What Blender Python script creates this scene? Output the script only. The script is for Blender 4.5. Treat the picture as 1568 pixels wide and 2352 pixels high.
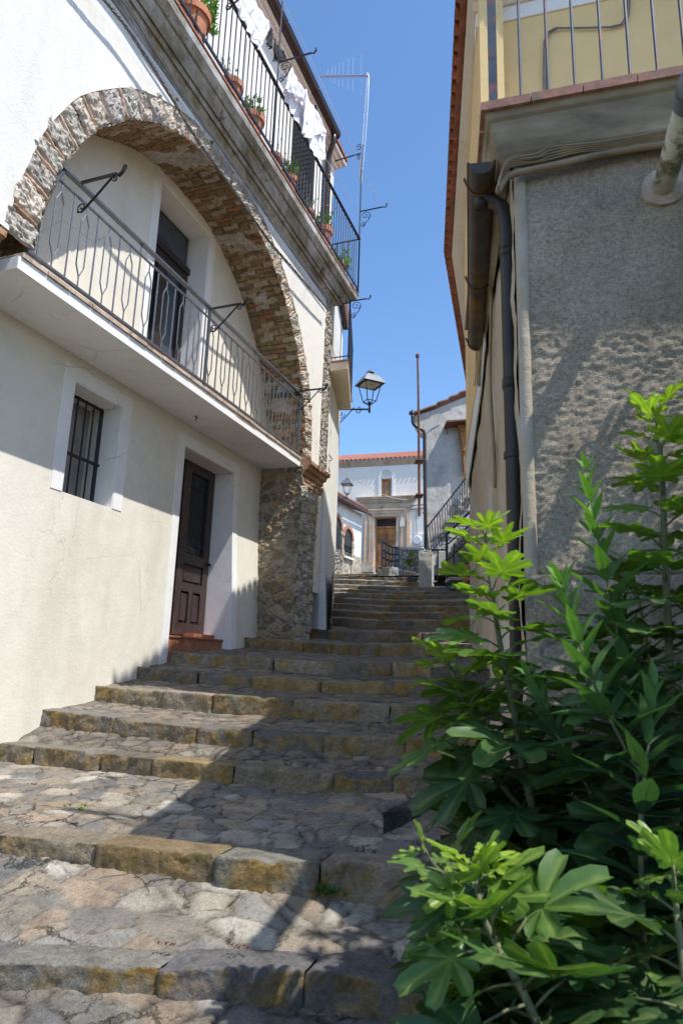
import bpy, math, random
from mathutils import Vector, noise, Matrix
random.seed(7)
for o in list(bpy.data.objects): bpy.data.objects.remove(o)
SC = bpy.context.scene
COL = SC.collection
# ------------------------------------------------------------------ camera
FPX, CX, CY = 1551.0, 784.0, 1176.0          # focal length and centre in units of a 1568 x 2352 frame
_up = Vector((226.0, 6876.0, FPX)).normalized()
_f = Vector((0, 0, 1)); _f = (_f - _up * _f.dot(_up)).normalized()
_r = _up.cross(_f)
if _r.x < 0: _r = -_r
def ray(x, y):
    c = Vector((x - CX, CY - y, FPX)) / FPX
    return Vector((c.dot(_r), c.dot(_f), c.dot(_up)))
cam = bpy.data.cameras.new("camera"); camo = bpy.data.objects.new("camera", cam); COL.objects.link(camo)
xr = Vector((_r.x, _f.x, _up.x)); yu = Vector((_r.y, _f.y, _up.y)); zf = Vector((_r.z, _f.z, _up.z))
M = Matrix((( xr.x, yu.x, -zf.x), (xr.y, yu.y, -zf.y), (xr.z, yu.z, -zf.z))).to_4x4()
camo.matrix_world = M
cam.sensor_fit = 'HORIZONTAL'; cam.sensor_width = 36.0; cam.lens = 36.0 * FPX / 1568.0
cam.clip_start = 0.05; cam.clip_end = 3000
cam.dof.use_dof = True; cam.dof.focus_distance = 7.5; cam.dof.aperture_fstop = 9.0
SC.camera = camo
# ------------------------------------------------------------------ street frame: u along the lane, v to the right, z up (eye at 0)
A = math.radians(20.3)
UH = Vector((math.sin(A), math.cos(A), 0)); VH = Vector((math.cos(A), -math.sin(A), 0)); ZH = Vector((0, 0, 1))
def W(u, v, z): return UH * u + VH * v + ZH * z
def uv(p): return p.dot(UH), p.dot(VH), p.z
def PV(x, y, v):
    r = ray(x, y); return r * (v / r.dot(VH))
def PU(x, y, u):
    r = ray(x, y); return r * (u / r.dot(UH))
def PY(x, y, Y):
    r = ray(x, y); return r * (Y / r.y)
def PZ(x, y, z):
    r = ray(x, y); return r * (z / r.z)
def azv(deg):
    a = math.radians(deg); return Vector((math.sin(a), math.cos(a), 0))
class VPl:
    """vertical plane through p along azimuth"""
    def __init__(s, p, az):
        s.p = Vector(p); s.d = azv(az); s.n = Vector((s.d.y, -s.d.x, 0))
    def hit(s, x, y):
        r = ray(x, y); return r * (s.p.dot(s.n) / r.dot(s.n))
    def at(s, t, z, o=0.0): return Vector((s.p.x, s.p.y, 0)) + s.d * t + s.n * o + ZH * z
    def tz(s, x, y):
        h = s.hit(x, y); return (h - s.p).dot(s.d), h.z
# ------------------------------------------------------------------ world and sun
world = bpy.data.worlds.new("World"); SC.world = world; world.use_nodes = True
wn = world.node_tree; wn.nodes.clear()
SUN = (UH * -0.12 + VH * 0.60 + ZH * 1.12).normalized()
s_el = math.asin(SUN.z); s_az = math.atan2(SUN.x, SUN.y)
sky = wn.nodes.new("ShaderNodeTexSky"); sky.sky_type = 'NISHITA'; sky.sun_disc = False
sky.sun_elevation = s_el; sky.sun_rotation = s_az
sky.altitude = 600; sky.air_density = 1.0; sky.dust_density = 0.6; sky.ozone_density = 1.6
hs = wn.nodes.new("ShaderNodeHueSaturation"); hs.inputs['Saturation'].default_value = 1.15
bg = wn.nodes.new("ShaderNodeBackground"); bg.inputs[1].default_value = 0.15
wo = wn.nodes.new("ShaderNodeOutputWorld")
wn.links.new(sky.outputs[0], hs.inputs['Color']); wn.links.new(hs.outputs[0], bg.inputs[0]); wn.links.new(bg.outputs[0], wo.inputs[0])
sl = bpy.data.lights.new("sun", 'SUN'); sl.energy = 3.3; sl.angle = math.radians(0.5); sl.color = (1.0, 0.965, 0.91)
so = bpy.data.objects.new("sun", sl); COL.objects.link(so); so.rotation_euler = SUN.to_track_quat('Z', 'Y').to_euler(); so.location = (10, -10, 30)
SC.view_settings.view_transform = 'Standard'; SC.view_settings.look = 'None'; SC.view_settings.exposure = 0.80; SC.view_settings.gamma = 1
SC.render.engine = 'CYCLES'
SC.cycles.max_bounces = 8; SC.cycles.diffuse_bounces = 4; SC.cycles.transparent_max_bounces = 12
# ------------------------------------------------------------------ materials
class NT:
    def __init__(s, name):
        s.m = bpy.data.materials.new(name); s.m.use_nodes = True; s.t = s.m.node_tree; s.t.nodes.clear()
        s.o = s.n("ShaderNodeOutputMaterial"); s.b = s.n("ShaderNodeBsdfPrincipled"); s.l(s.b.outputs[0], s.o.inputs[0])
        s.pos = None
    def n(s, t): return s.t.nodes.new(t)
    def l(s, a, b): s.t.links.new(a, b)
    def P(s, sc=(1, 1, 1), rot=0.0):
        """world position, turned into the lane's frame"""
        g = s.n("ShaderNodeNewGeometry"); mp = s.n("ShaderNodeMapping"); mp.inputs['Rotation'].default_value = (0, 0, A + rot); mp.inputs['Scale'].default_value = sc
        s.l(g.outputs['Position'], mp.inputs['Vector']); return mp.outputs[0]
    def noise(s, scale, detail=4, rough=.55, vec=None, dist=0):
        n = s.n("ShaderNodeTexNoise"); n.inputs['Scale'].default_value = scale; n.inputs['Detail'].default_value = detail
        n.inputs['Roughness'].default_value = rough; n.inputs['Distortion'].default_value = dist
        s.l(vec if vec is not None else s.P(), n.inputs['Vector']); return n.outputs['Fac']
    def voro(s, scale, feat='F1', vec=None, out='Distance'):
        n = s.n("ShaderNodeTexVoronoi"); n.feature = feat; n.inputs['Scale'].default_value = scale
        s.l(vec if vec is not None else s.P(), n.inputs['Vector']); return n.outputs[out]
    def ramp(s, fac, stops):
        r = s.n("ShaderNodeValToRGB"); e = r.color_ramp.elements
        e[0].position = stops[0][0]; e[0].color = c4(stops[0][1]); e[1].position = stops[-1][0]; e[1].color = c4(stops[-1][1])
        for p, c in stops[1:-1]:
            k = e.new(p); k.color = c4(c)
        s.l(fac, r.inputs[0]); return r.outputs[0]
    def mix(s, fac, a, b, mode='MIX'):
        m = s.n("ShaderNodeMix"); m.data_type = 'RGBA'; m.blend_type = mode
        for v, i in ((fac, 0), (a, 6), (b, 7)):
            if isinstance(v, (int, float)): m.inputs[i].default_value = v
            elif isinstance(v, tuple): m.inputs[i].default_value = c4(v)
            else: s.l(v, m.inputs[i])
        return m.outputs[2]
    def math(s, op, a, b=0.0):
        m = s.n("ShaderNodeMath"); m.operation = op
        for v, i in ((a, 0), (b, 1)):
            if isinstance(v, (int, float)): m.inputs[i].default_value = v
            else: s.l(v, m.inputs[i])
        return m.outputs[0]
    def attr(s, name='Col'):
        a = s.n("ShaderNodeVertexColor"); a.layer_name = name; return a.outputs[0]
    def color(s, c):
        if isinstance(c, tuple): s.b.inputs['Base Color'].default_value = c4(c)
        else: s.l(c, s.b.inputs['Base Color'])
    def bump(s, h, strength=.5, dist=.01, prev=None):
        b = s.n("ShaderNodeBump"); b.inputs['Strength'].default_value = strength; b.inputs['Distance'].default_value = dist
        s.l(h, b.inputs['Height'])
        if prev is not None: s.l(prev, b.inputs['Normal'])
        s.l(b.outputs[0], s.b.inputs['Normal']); return b.outputs[0]
    def rough(s, r, metal=0.0, spec=None):
        s.b.inputs['Roughness'].default_value = r; s.b.inputs['Metallic'].default_value = metal
        if spec is not None: s.b.inputs['Specular IOR Level'].default_value = spec
def c4(c):
    if isinstance(c, (int, float)): return (c, c, c, 1)
    return (c[0], c[1], c[2], 1)
def sc(c, k): return tuple(min(1, x * k) for x in c)
def plaster(name, col, stain=.12, bump=.35, grain=55, patch=None):
    t = NT(name); n1 = t.noise(.9, 5, .6); n2 = t.noise(6, 4, .6); st = t.noise(1.5, 5, .65, t.P((1, 1, .22)))
    f = t.math('ADD', t.math('MULTIPLY', n1, .5), t.math('MULTIPLY', n2, .5))
    base = t.ramp(f, [(.3, sc(col, .9)), (.55, col), (.75, sc(col, 1.05))])
    c = t.mix(t.ramp(st, [(.52, 0.0), (.8, stain * 3)]), base, sc((col[0] * .93, col[1] * .84, col[2] * .72), .62))
    # few rust-brown flecks
    fl = t.noise(9, 6, .75); c = t.mix(t.ramp(fl, [(.70, 0.0), (.78, .35)]), c, (.33, .25, .17))
    cr = t.n('ShaderNodeTexVoronoi'); cr.feature = 'DISTANCE_TO_EDGE'; cr.inputs['Scale'].default_value = 1.3; wv = t.mix(.12, t.P(), t.ramp(t.noise(4, 6, .7), [(.2, 0.0), (.8, 1.0)])); t.l(wv, cr.inputs['Vector'])
    ck = t.math('MULTIPLY', t.ramp(cr.outputs[0], [(.0, .55), (.006, 0.0)]), t.ramp(t.noise(.8, 3), [(.5, 0.0), (.6, 1.0)])); c = t.mix(ck, c, (.30, .26, .21))
    if patch: c = t.mix(t.ramp(t.noise(1.7, 6, .7), [(.5, 0.0), (.62, 1.0)]), c, patch)
    t.color(c); t.rough(.92, spec=.2)
    h = t.math('ADD', t.noise(grain, 4, .7), t.math('MULTIPLY', t.noise(5, 3), 1.2)); t.bump(h, bump, .006); return t.m
def simple(name, col, rough=.6, metal=0, var=.15, scale=12, bump=0.0, bs=60, col2=None, thr=(.5, .7)):
    t = NT(name); n = t.noise(scale, 5, .6)
    c = t.ramp(n, [(.3, sc(col, 1 - var)), (.7, sc(col, 1 + var))])
    if col2: c = t.mix(t.ramp(t.noise(scale * .6, 6, .7), [(thr[0], 0.0), (thr[1], 1.0)]), c, col2)
    t.color(c); t.rough(rough, metal)
    if bump: t.bump(t.noise(bs, 4, .6), bump, .004)
    return t.m
def stone_vc(name, bump=.6, var=.5, fine=45, stain=None):
    """stone or brick whose own colour varies block by block (colour attribute)"""
    t = NT(name); a = t.attr(); n = t.noise(9, 6, .7)
    c = t.mix(1.0, a, t.ramp(n, [(.25, 1 - var), (.5, 1.0), (.75, 1 + var * .6)]), 'MULTIPLY')
    sp = t.noise(fine, 5, .8); c = t.mix(1.0, c, t.ramp(sp, [(.3, .62), (.5, 1.0), (.72, 1.3)]), 'MULTIPLY')
    if stain:
        c = t.mix(t.ramp(t.noise(2.6, 6, .72), [(.46, 0.0), (.66, .8)]), c, stain)
    t.color(c); t.rough(.9, spec=.25)
    h = t.math('ADD', t.noise(fine * .5, 6, .75), t.math('MULTIPLY', t.noise(fine * 2.5, 3, .7), .5)); t.bump(h, bump, .012); return t.m
M_ = {}
M_['plaster'] = plaster('cream_plaster', (.80, .775, .715), stain=.13, bump=.55)
M_['plaster_in'] = plaster('cream_plaster_recess', (.79, .745, .64), stain=.14, bump=.5)
M_['white'] = plaster('white_paint_plaster', (.87, .855, .835), stain=.05, bump=.5, grain=70)
M_['white2'] = plaster('old_white_plaster', (.78, .775, .76), stain=.18, bump=.4)
M_['rosewhite'] = plaster('pinkish_white_plaster', (.92, .85, .765), stain=.08, bump=.2)
M_['yellow'] = plaster('yellow_plaster', (.84, .61, .30), stain=.04, bump=.15)
M_['beige'] = plaster('beige_plaster', (.78, .66, .51), stain=.05, bump=.12)
M_['creamtrim'] = plaster('cream_trim', (.82, .79, .72), stain=.06, bump=.12)
M_['greyrender'] = plaster('grey_cement_render', (.44, .41, .36), stain=.25, bump=.9, grain=30)
M_['tanrender'] = plaster('tan_earth_render', (.46, .385, .29), stain=.3, bump=1.0, grain=35, patch=(.50, .475, .44))
M_['greystucco'] = plaster('weathered_grey_stucco', (.58, .55, .50), stain=.25, bump=.8, grain=24, patch=(.40, .38, .35))
M_['stone'] = stone_vc('rough_stone')
M_['rubble'] = stone_vc('rubble_stone', bump=.9, var=.45, fine=30)
M_['brick'] = stone_vc('old_brick', bump=.5, var=.35)
t = NT('step_stone'); a = t.attr()
c = t.mix(1.0, a, t.ramp(t.noise(7, 7, .72), [(.25, .45), (.5, 1.0), (.75, 1.35)]), 'MULTIPLY')
c = t.mix(1.0, c, t.ramp(t.noise(60, 5, .8), [(.3, .7), (.7, 1.25)]), 'MULTIPLY')
wv = t.mix(.10, t.P(), t.ramp(t.noise(9, 6, .75), [(.2, 0.0), (.8, 1.0)])); cr = t.n('ShaderNodeTexVoronoi'); cr.feature = 'DISTANCE_TO_EDGE'; cr.inputs['Scale'].default_value = 4.2; t.l(wv, cr.inputs['Vector'])
ck = t.math('MULTIPLY', t.ramp(cr.outputs[0], [(.0, .9), (.014, .35), (.03, 0.0)]), t.ramp(t.noise(2.2, 3), [(.42, 0.0), (.55, 1.0)])); c = t.mix(ck, c, (.05, .042, .032))
c = t.mix(t.ramp(t.noise(14, 8, .85), [(.60, 0.0), (.66, .38)]), c, (.10, .09, .075)); c = t.mix(t.ramp(t.noise(3.3, 8, .8), [(.58, 0.0), (.66, .5)]), c, (.46, .43, .38))
t.color(c); t.rough(.78, spec=.35); t.bump(t.math('SUBTRACT', t.math('ADD', t.noise(30, 8, .8), t.math('MULTIPLY', t.noise(120, 4, .7), .5)), ck), 1.0, .02); M_['step'] = t.m
t = NT('riser_stone'); a = t.attr()
och = t.math('MULTIPLY', t.ramp(t.noise(5.5, 7, .75), [(.42, 0.0), (.58, 1.0)]), t.ramp(t.noise(1.5, 4, .6), [(.36, .25), (.56, 1.0)]))
g = t.n("ShaderNodeNewGeometry"); sep = t.n("ShaderNodeSeparateXYZ"); t.l(g.outputs['Normal'], sep.inputs[0])
up = t.ramp(sep.outputs[2], [(.35, 1.0), (.75, 0.0)])
c = t.mix(t.math('MULTIPLY', och, up), a, (.25, .155, .04))
c = t.mix(1.0, c, t.ramp(t.noise(9, 7, .75), [(.25, .4), (.5, 1.0), (.75, 1.45)]), 'MULTIPLY')
c = t.mix(1.0, c, t.ramp(t.noise(55, 5, .8), [(.3, .6), (.7, 1.35)]), 'MULTIPLY')
t.color(c); t.rough(.75, spec=.35); t.bump(t.math('ADD', t.noise(26, 6, .8), t.math('MULTIPLY', t.voro(30), .5)), 1.0, .016); M_['riser'] = t.m
t = NT('balcony_slab_stone')
c = t.ramp(t.noise(2.4, 8, .74, t.P((2.2, .7, 1))), [(.28, (.09, .075, .05)), (.42, (.24, .21, .16)), (.52, (.38, .355, .31)), (.66, (.60, .59, .58))])
c = t.mix(t.ramp(t.noise(3.0, 6, .75, t.P((1.5, .8, 1))), [(.54, 0.0), (.66, .75)]), c, (.22, .17, .07))
c = t.mix(t.ramp(t.noise(4.6, 6, .7), [(.60, 0.0), (.67, .8)]), c, (.05, .042, .025))
t.color(c); t.rough(.85, spec=.3); t.bump(t.noise(30, 5, .7), .5, .006); M_['slab'] = t.m
t = NT('cove_render')
c = t.ramp(t.noise(1.6, 6, .68, t.P((.5, 1.6, 1.6))), [(.3, (.10, .085, .065)), (.5, (.31, .25, .17)), (.7, (.54, .49, .41))])
t.color(c); t.rough(.85, spec=.3); t.bump(t.noise(25, 4, .6), .25, .005); M_['cove'] = t.m
M_['iron'] = simple('dark_wrought_iron', (.022, .024, .03), .42, .3, .3, 30)
M_['greyiron'] = simple('grey_painted_iron', (.10, .115, .14), .45, .2, .25, 18, col2=(.22, .20, .18), thr=(.58, .75))
M_['rustbar'] = simple('rusting_blue_iron', (.07, .085, .11), .55, .1, .3, 14, col2=(.26, .09, .07), thr=(.5, .62))
M_['rust'] = simple('rusty_brown_steel', (.17, .07, .035), .75, .1, .35, 10, .3)
M_['pipe_dark'] = simple('black_drainpipe', (.030, .024, .020), .45, .1, .3, 6, .1)
M_['gutter'] = simple('stained_gutter', (.055, .045, .035), .55, .2, .4, 4, .2, col2=(.17, .095, .02), thr=(.5, .66))
M_['brown_gutter'] = simple('brown_metal_gutter', (.07, .045, .04), .35, .3, .2, 5)
M_['door'] = simple('aged_brown_wood', (.052, .032, .03), .5, 0, .4, 9, .25)
M_['door_dark'] = simple('dark_wood', (.03, .02, .018), .5, 0, .3, 9, .2)
M_['glassdark'] = simple('dark_glass', (.02, .022, .025), .08, 0, .2, 2)
M_['glassblue'] = simple('window_glass', (.05, .07, .10), .05, 0, .3, 2)
M_['terracotta'] = simple('terracotta', (.52, .19, .09), .8, 0, .18, 9, .2, col2=(.60, .36, .24), thr=(.58, .75))
M_['tile_red'] = simple('red_clay_tile', (.42, .16, .085), .75, 0, .3, 9, .3)
M_['tile_roof'] = simple('roof_tile', (.33, .12, .07), .85, 0, .45, 7, .5, col2=(.16, .10, .07), thr=(.52, .7))
M_['tile_edge'] = simple('tile_edging', (.36, .17, .12), .8, 0, .3, 20, .3, col2=(.20, .14, .11), thr=(.5, .65))
M_['tile_pale'] = simple('pale_tile_edging', (.50, .38, .30), .85, 0, .3, 12, .3, col2=(.20, .15, .11), thr=(.5, .7))
M_['cloth'] = simple('white_cotton', (.84, .83, .88), .9, 0, .03, 8, .2, 200)
M_['blackcloth'] = simple('black_cotton', (.012, .013, .018), .9, 0, .3, 8)
M_['cord'] = simple('pale_cord', (.55, .52, .46), .8)
M_['cable'] = simple('grey_cable', (.17, .165, .16), .6, 0, .3, 8)
M_['cable_tan'] = simple('tan_cable', (.27, .21, .13), .6, 0, .3, 8)
M_['bark'] = simple('green_bark', (.11, .12, .05), .7, 0, .35, 20, .3)
M_['bark_young'] = simple('young_green_stem', (.17, .26, .05), .5, 0, .2, 20)
M_['concrete'] = simple('rough_concrete', (.33, .31, .28), .9, 0, .25, 6, .8, 60)
M_['soil'] = simple('dark_soil', (.06, .045, .03), .95, 0, .4, 8, .8, 30)
M_['zinc'] = simple('grey_zinc', (.16, .17, .18), .5, .4, .2, 6)
M_['lampglass'] = simple('lamp_diffuser', (.55, .52, .42), .3)
M_['church_wood'] = simple('orange_brown_wood', (.58, .25, .08), .6, 0, .45, 3, .2, col2=(.12, .045, .02), thr=(.5, .75))
M_['portal'] = plaster('pink_sandstone', (.66, .48, .34), stain=.3, bump=.7, grain=14, patch=(.70, .57, .44))
M_['portal_corn'] = plaster('brown_sandstone', (.52, .38, .26), stain=.35, bump=.7, grain=14, patch=(.58, .46, .34))
M_['curtain'] = simple('pale_curtain_glass', (.40, .40, .34), .2)
M_['carpaint'] = simple('white_car_paint', (.75, .76, .78), .25, 0, .02)
M_['awning'] = simple('orange_wood', (.36, .15, .03), .6, 0, .4, 5, .2)
M_['plastic'] = simple('white_plastic', (.72, .72, .72), .4, 0, .05)
M_['alu'] = simple('aluminium', (.62, .64, .66), .35, .6, .1)
t = NT('mossy_vent_pipe'); c = t.mix(t.ramp(t.noise(9, 6, .7), [(.47, 0.0), (.58, .9)]), (.58, .55, .44), (.10, .10, .035)); t.color(c); t.rough(.7); M_['vent'] = t.m
t = NT('rough_cast_render'); n = t.noise(3, 5, .65)
c = t.ramp(n, [(.3, (.45, .37, .275)), (.6, (.62, .525, .405)), (.8, (.72, .625, .495))])
c = t.mix(t.ramp(t.noise(5, 7, .8), [(.58, 0.0), (.72, .55)]), c, (.24, .20, .15)); c = t.mix(1.0, c, t.ramp(t.noise(95, 4, .8), [(.34, .55), (.5, 1.0), (.66, 1.25)]), 'MULTIPLY')
c = t.mix(1.0, c, t.ramp(t.noise(42, 6, .8), [(.32, .66), (.5, 1.0), (.68, 1.25)]), 'MULTIPLY'); pk = t.ramp(t.voro(48), [(.0, .35), (.16, 1.0)]); c = t.mix(t.math('MULTIPLY', t.ramp(t.noise(6, 4), [(.5, 0.0), (.65, 1.0)]), .8), c, t.mix(1.0, c, pk, 'MULTIPLY'))
t.color(c); t.rough(.95, spec=.15); t.bump(t.math('ADD', t.noise(46, 6, .8), t.math('MULTIPLY', t.noise(130, 3, .75), .7)), 1.0, .02); M_['roughcast'] = t.m
def leafmat(name, lo, hi, sheen=.35):
    t = NT(name); a = t.attr(); n = t.noise(30, 4, .6)
    c = t.mix(1.0, a, t.ramp(n, [(.3, .8), (.7, 1.15)]), 'MULTIPLY'); t.color(c); t.rough(sheen, spec=.5)
    tr = t.n("ShaderNodeBsdfTranslucent"); t.l(t.mix(1.0, c, (1.0, 1.25, .35), 'MULTIPLY'), tr.inputs[0])
    ms = t.n("ShaderNodeMixShader"); ms.inputs[0].default_value = .38; t.l(t.b.outputs[0], ms.inputs[1]); t.l(tr.outputs[0], ms.inputs[2]); t.l(ms.outputs[0], t.o.inputs[0])
    t.bump(t.noise(45, 3), .25, .003); return t.m
M_['leaf'] = leafmat('green_leaf', 0, 0, .38)
# ------------------------------------------------------------------ mesh builder and objects
ORG = {}
class MB:
    def __init__(s): s.v = []; s.f = []; s.c = []; s.vc = []
    def add(s, vs, fs, col=None):
        b = len(s.v); s.v += [Vector(p) for p in vs]; s.f += [tuple(b + i for i in f) for f in fs]; s.c += [col] * len(fs); s.vc += [col] * len(vs)
    def quad(s, a, b, c, d, col=None): s.add([a, b, c, d], [(0, 1, 2, 3)], col)
    def box(s, p, ax, ay, az, col=None):
        p = Vector(p); ax = Vector(ax); ay = Vector(ay); az = Vector(az)
        vs = [p, p + ax, p + ax + ay, p + ay, p + az, p + ax + az, p + ax + ay + az, p + ay + az]
        s.add(vs, [(0, 3, 2, 1), (4, 5, 6, 7), (0, 1, 5, 4), (1, 2, 6, 5), (2, 3, 7, 6), (3, 0, 4, 7)], col)
    def cbox(s, c, hx, hy, hz, col=None):
        hx = Vector(hx); hy = Vector(hy); hz = Vector(hz); s.box(Vector(c) - hx - hy - hz, hx * 2, hy * 2, hz * 2, col)
    def uvbox(s, u0, u1, v0, v1, z0, z1, col=None): s.box(W(u0, v0, z0), UH * (u1 - u0), VH * (v1 - v0), ZH * (z1 - z0), col)
    def prism(s, pts, d, col=None):
        """polygon pts extruded by vector d"""
        n = len(pts); pts = [Vector(p) for p in pts]; d = Vector(d)
        s.add(pts + [p + d for p in pts], [tuple(reversed(range(n))), tuple(range(n, 2 * n))] + [(i, (i + 1) % n, n + (i + 1) % n, n + i) for i in range(n)], col)
    def tube(s, pts, r, n=8, cap=True, col=None, flat=None):
        pts = [Vector(p) for p in pts]; m = len(pts)
        rs = r if isinstance(r, (list, tuple)) else [r] * m
        vs = []; px = None
        for i, p in enumerate(pts):
            t = (pts[min(i + 1, m - 1)] - pts[max(i - 1, 0)]).normalized()
            if px is None:
                px = t.orthogonal().normalized()
                if abs(t.z) < .9: px = t.cross(ZH).normalized()
            px = (px - t * px.dot(t)).normalized(); py = t.cross(px)
            for k in range(n):
                a = 2 * math.pi * (k + .5) / n; vs.append(p + px * (math.cos(a) * rs[i]) + py * (math.sin(a) * rs[i] * (flat or 1)))
        fs = [(i * n + k, i * n + (k + 1) % n, (i + 1) * n + (k + 1) % n, (i + 1) * n + k) for i in range(m - 1) for k in range(n)]
        if cap: fs += [tuple(reversed(range(n))), tuple((m - 1) * n + k for k in range(n))]
        s.add(vs, fs, col)
    def bar(s, a, b, r, col=None): s.tube([a, b], r, 4, True, col)
    def lathe(s, c, prof, n=16, axis=ZH, col=None):
        c = Vector(c); axis = axis.normalized(); x = axis.orthogonal().normalized(); y = axis.cross(x); vs = []
        for r, h in prof:
            for k in range(n):
                a = 2 * math.pi * k / n; vs.append(c + axis * h + x * (math.cos(a) * r) + y * (math.sin(a) * r))
        m = len(prof); fs = [(i * n + k, i * n + (k + 1) % n, (i + 1) * n + (k + 1) % n, (i + 1) * n + k) for i in range(m - 1) for k in range(n)]
        fs += [tuple(reversed(range(n))), tuple((m - 1) * n + k for k in range(n))]; s.add(vs, fs, col)
    def grid(s, fn, ns, nt, colfn=None):
        """fn(i,j)->point ; colfn(i,j)->colour of the face"""
        vs = [fn(i, j) for i in range(ns + 1) for j in range(nt + 1)]; b = len(s.v); s.v += vs
        for i in range(ns):
            for j in range(nt):
                k = b + i * (nt + 1) + j; s.f.append((k, k + 1, k + nt + 2, k + nt + 1))
        s.vc += [colfn(i, j) if colfn else None for i in range(ns + 1) for j in range(nt + 1)]
    def ribbon(s, pts, w, side, th=.004, col=None):
        pts = [Vector(p) for p in pts]; side = Vector(side).normalized() * (w / 2)
        for a, b in zip(pts[:-1], pts[1:]):
            d = (b - a).normalized(); n = d.cross(side).normalized() * th
            s.box(a - side - n / 2, (b - a) * 1.02, side * 2, n, col)
def link(o, parent):
    COL.objects.link(o)
    if parent is not None: o.parent = parent; ORG[o.name] = ORG[parent.name]
def obj(name, mb, mat, parent=None, smooth=False, base=None):
    if not mb.v: mb.v = [Vector((0, 0, 0))]
    if parent is not None: org = ORG[parent.name]
    elif base is not None: org = Vector(base)
    else:
        n = len(mb.v); org = Vector((sum(p.x for p in mb.v) / n, sum(p.y for p in mb.v) / n, min(p.z for p in mb.v)))
    me = bpy.data.meshes.new(name); me.from_pydata([tuple(p - org) for p in mb.v], [], mb.f)
    mats = mat if isinstance(mat, list) else [mat]
    for m in mats: me.materials.append(M_[m])
    if any(c is not None for c in mb.vc):
        ca = me.color_attributes.new('Col', 'FLOAT_COLOR', 'POINT'); data = []
        for c in mb.vc:
            c = c or (.5, .5, .5); data += [c[0], c[1], c[2], 1.0]
        ca.data.foreach_set('color', data)
    if smooth: me.polygons.foreach_set('use_smooth', [True] * len(me.polygons))
    me.update(); o = bpy.data.objects.new(name, me); link(o, parent)
    if parent is None: o.location = org; ORG[o.name] = org
    return o
def tag(o, label=None, cat=None, group=None, kind=None):
    for k, v in (('label', label), ('category', cat), ('group', group), ('kind', kind)):
        if v: o[k] = v
    return o
def thing(name, loc, label, cat, group=None, kind=None):
    o = bpy.data.objects.new(name, None); COL.objects.link(o); o.location = loc; o.empty_display_size = .2; ORG[o.name] = Vector(loc)
    return tag(o, label, cat, group, kind)
def copy_tree(o, parent=None):
    c = o.copy(); COL.objects.link(c); c.parent = parent
    for ch in list(o.children): copy_tree(ch, c)
    return c
def nz(p, s, seed=0.0): return noise.noise(Vector(p) * s + Vector((seed, seed * 1.7, -seed)))
def fr(p, s, o=4, seed=0.0): return noise.fractal(Vector(p) * s + Vector((seed, seed * 1.7, -seed)), .9, 2.1, o)
def lerp(a, b, t): return a + (b - a) * t
def jit(c, k, rnd=random):
    d = 1 + rnd.uniform(-k, k); return (c[0] * d, c[1] * d * (1 + rnd.uniform(-.02, .02)), c[2] * d * (1 + rnd.uniform(-.05, .05)))
def smoothpts(pts, n=5):
    out = []
    for i in range(len(pts) - 1):
        p0, p1, p2, p3 = pts[max(i - 1, 0)], pts[i], pts[i + 1], pts[min(i + 2, len(pts) - 1)]
        for k in range(n):
            t = k / n; out.append(.5 * ((2 * p1) + (-p0 + p2) * t + (2 * p0 - 5 * p1 + 4 * p2 - p3) * t * t + (-p0 + 3 * p1 - 3 * p2 + p3) * t ** 3))
    return out + [pts[-1]]
def spiral(c, x, y, r0, turns, n=22, ph=0.0, sgn=1):
    c = Vector(c); out = []
    for i in range(n + 1):
        t = i / n; a = ph + sgn * t * turns * 2 * math.pi; r = r0 * (1 - .85 * t); out.append(c + x * (math.cos(a) * r) + y * (math.sin(a) * r))
    return out
def wallgrid(mb, P, a0, a1, z0, z1, holes, th, nrm, col=None):
    """flat wall in plane P(a,z) with rectangular holes, reveal depth th behind"""
    As = sorted({a0, a1} | {h[0] for h in holes} | {h[1] for h in holes}); Zs = sorted({z0, z1} | {h[2] for h in holes} | {h[3] for h in holes})
    As = [a for a in As if a0 <= a <= a1]; Zs = [z for z in Zs if z0 <= z <= z1]
    n = Vector(nrm) * th
    for a, b in zip(As[:-1], As[1:]):
        for c, d in zip(Zs[:-1], Zs[1:]):
            ma, mc = (a + b) / 2, (c + d) / 2
            if any(h[0] < ma < h[1] and h[2] < mc < h[3] for h in holes): continue
            mb.quad(P(a, c), P(b, c), P(b, d), P(a, d), col); mb.quad(P(a, c) - n, P(a, d) - n, P(b, d) - n, P(b, c) - n, col)
    def rim(x0, x1, y0, y1):
        q = [P(x0, y0), P(x1, y0), P(x1, y1), P(x0, y1)]
        for i in range(4): mb.quad(q[i], q[i] - n, q[(i + 1) % 4] - n, q[(i + 1) % 4], col)
    rim(a0, a1, z0, z1)
    for h in holes: rim(*h)
# colours of stones (linear base colour)
G_ = [(.16, .148, .13), (.21, .185, .15), (.115, .11, .105), (.25, .21, .155), (.18, .155, .115), (.22, .16, .085), (.14, .13, .12)]
# ================================================================== SETTING: ground, stepped lane
mb = MB(); mb.grid(lambda i, j: Vector((-600 + 1200 * i / 24, -600 + 1200 * j / 24, -2.6)), 24, 24)
tag(obj('ground', mb, 'soil'), kind='structure')
mb = MB(); mb.quad(W(15.5, -30, 2.1), W(15.5, 12, 2.1), W(60, 12, 2.1), W(60, -30, 2.1)); tag(obj('upper_terrain', mb, 'soil'), kind='structure')
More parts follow.
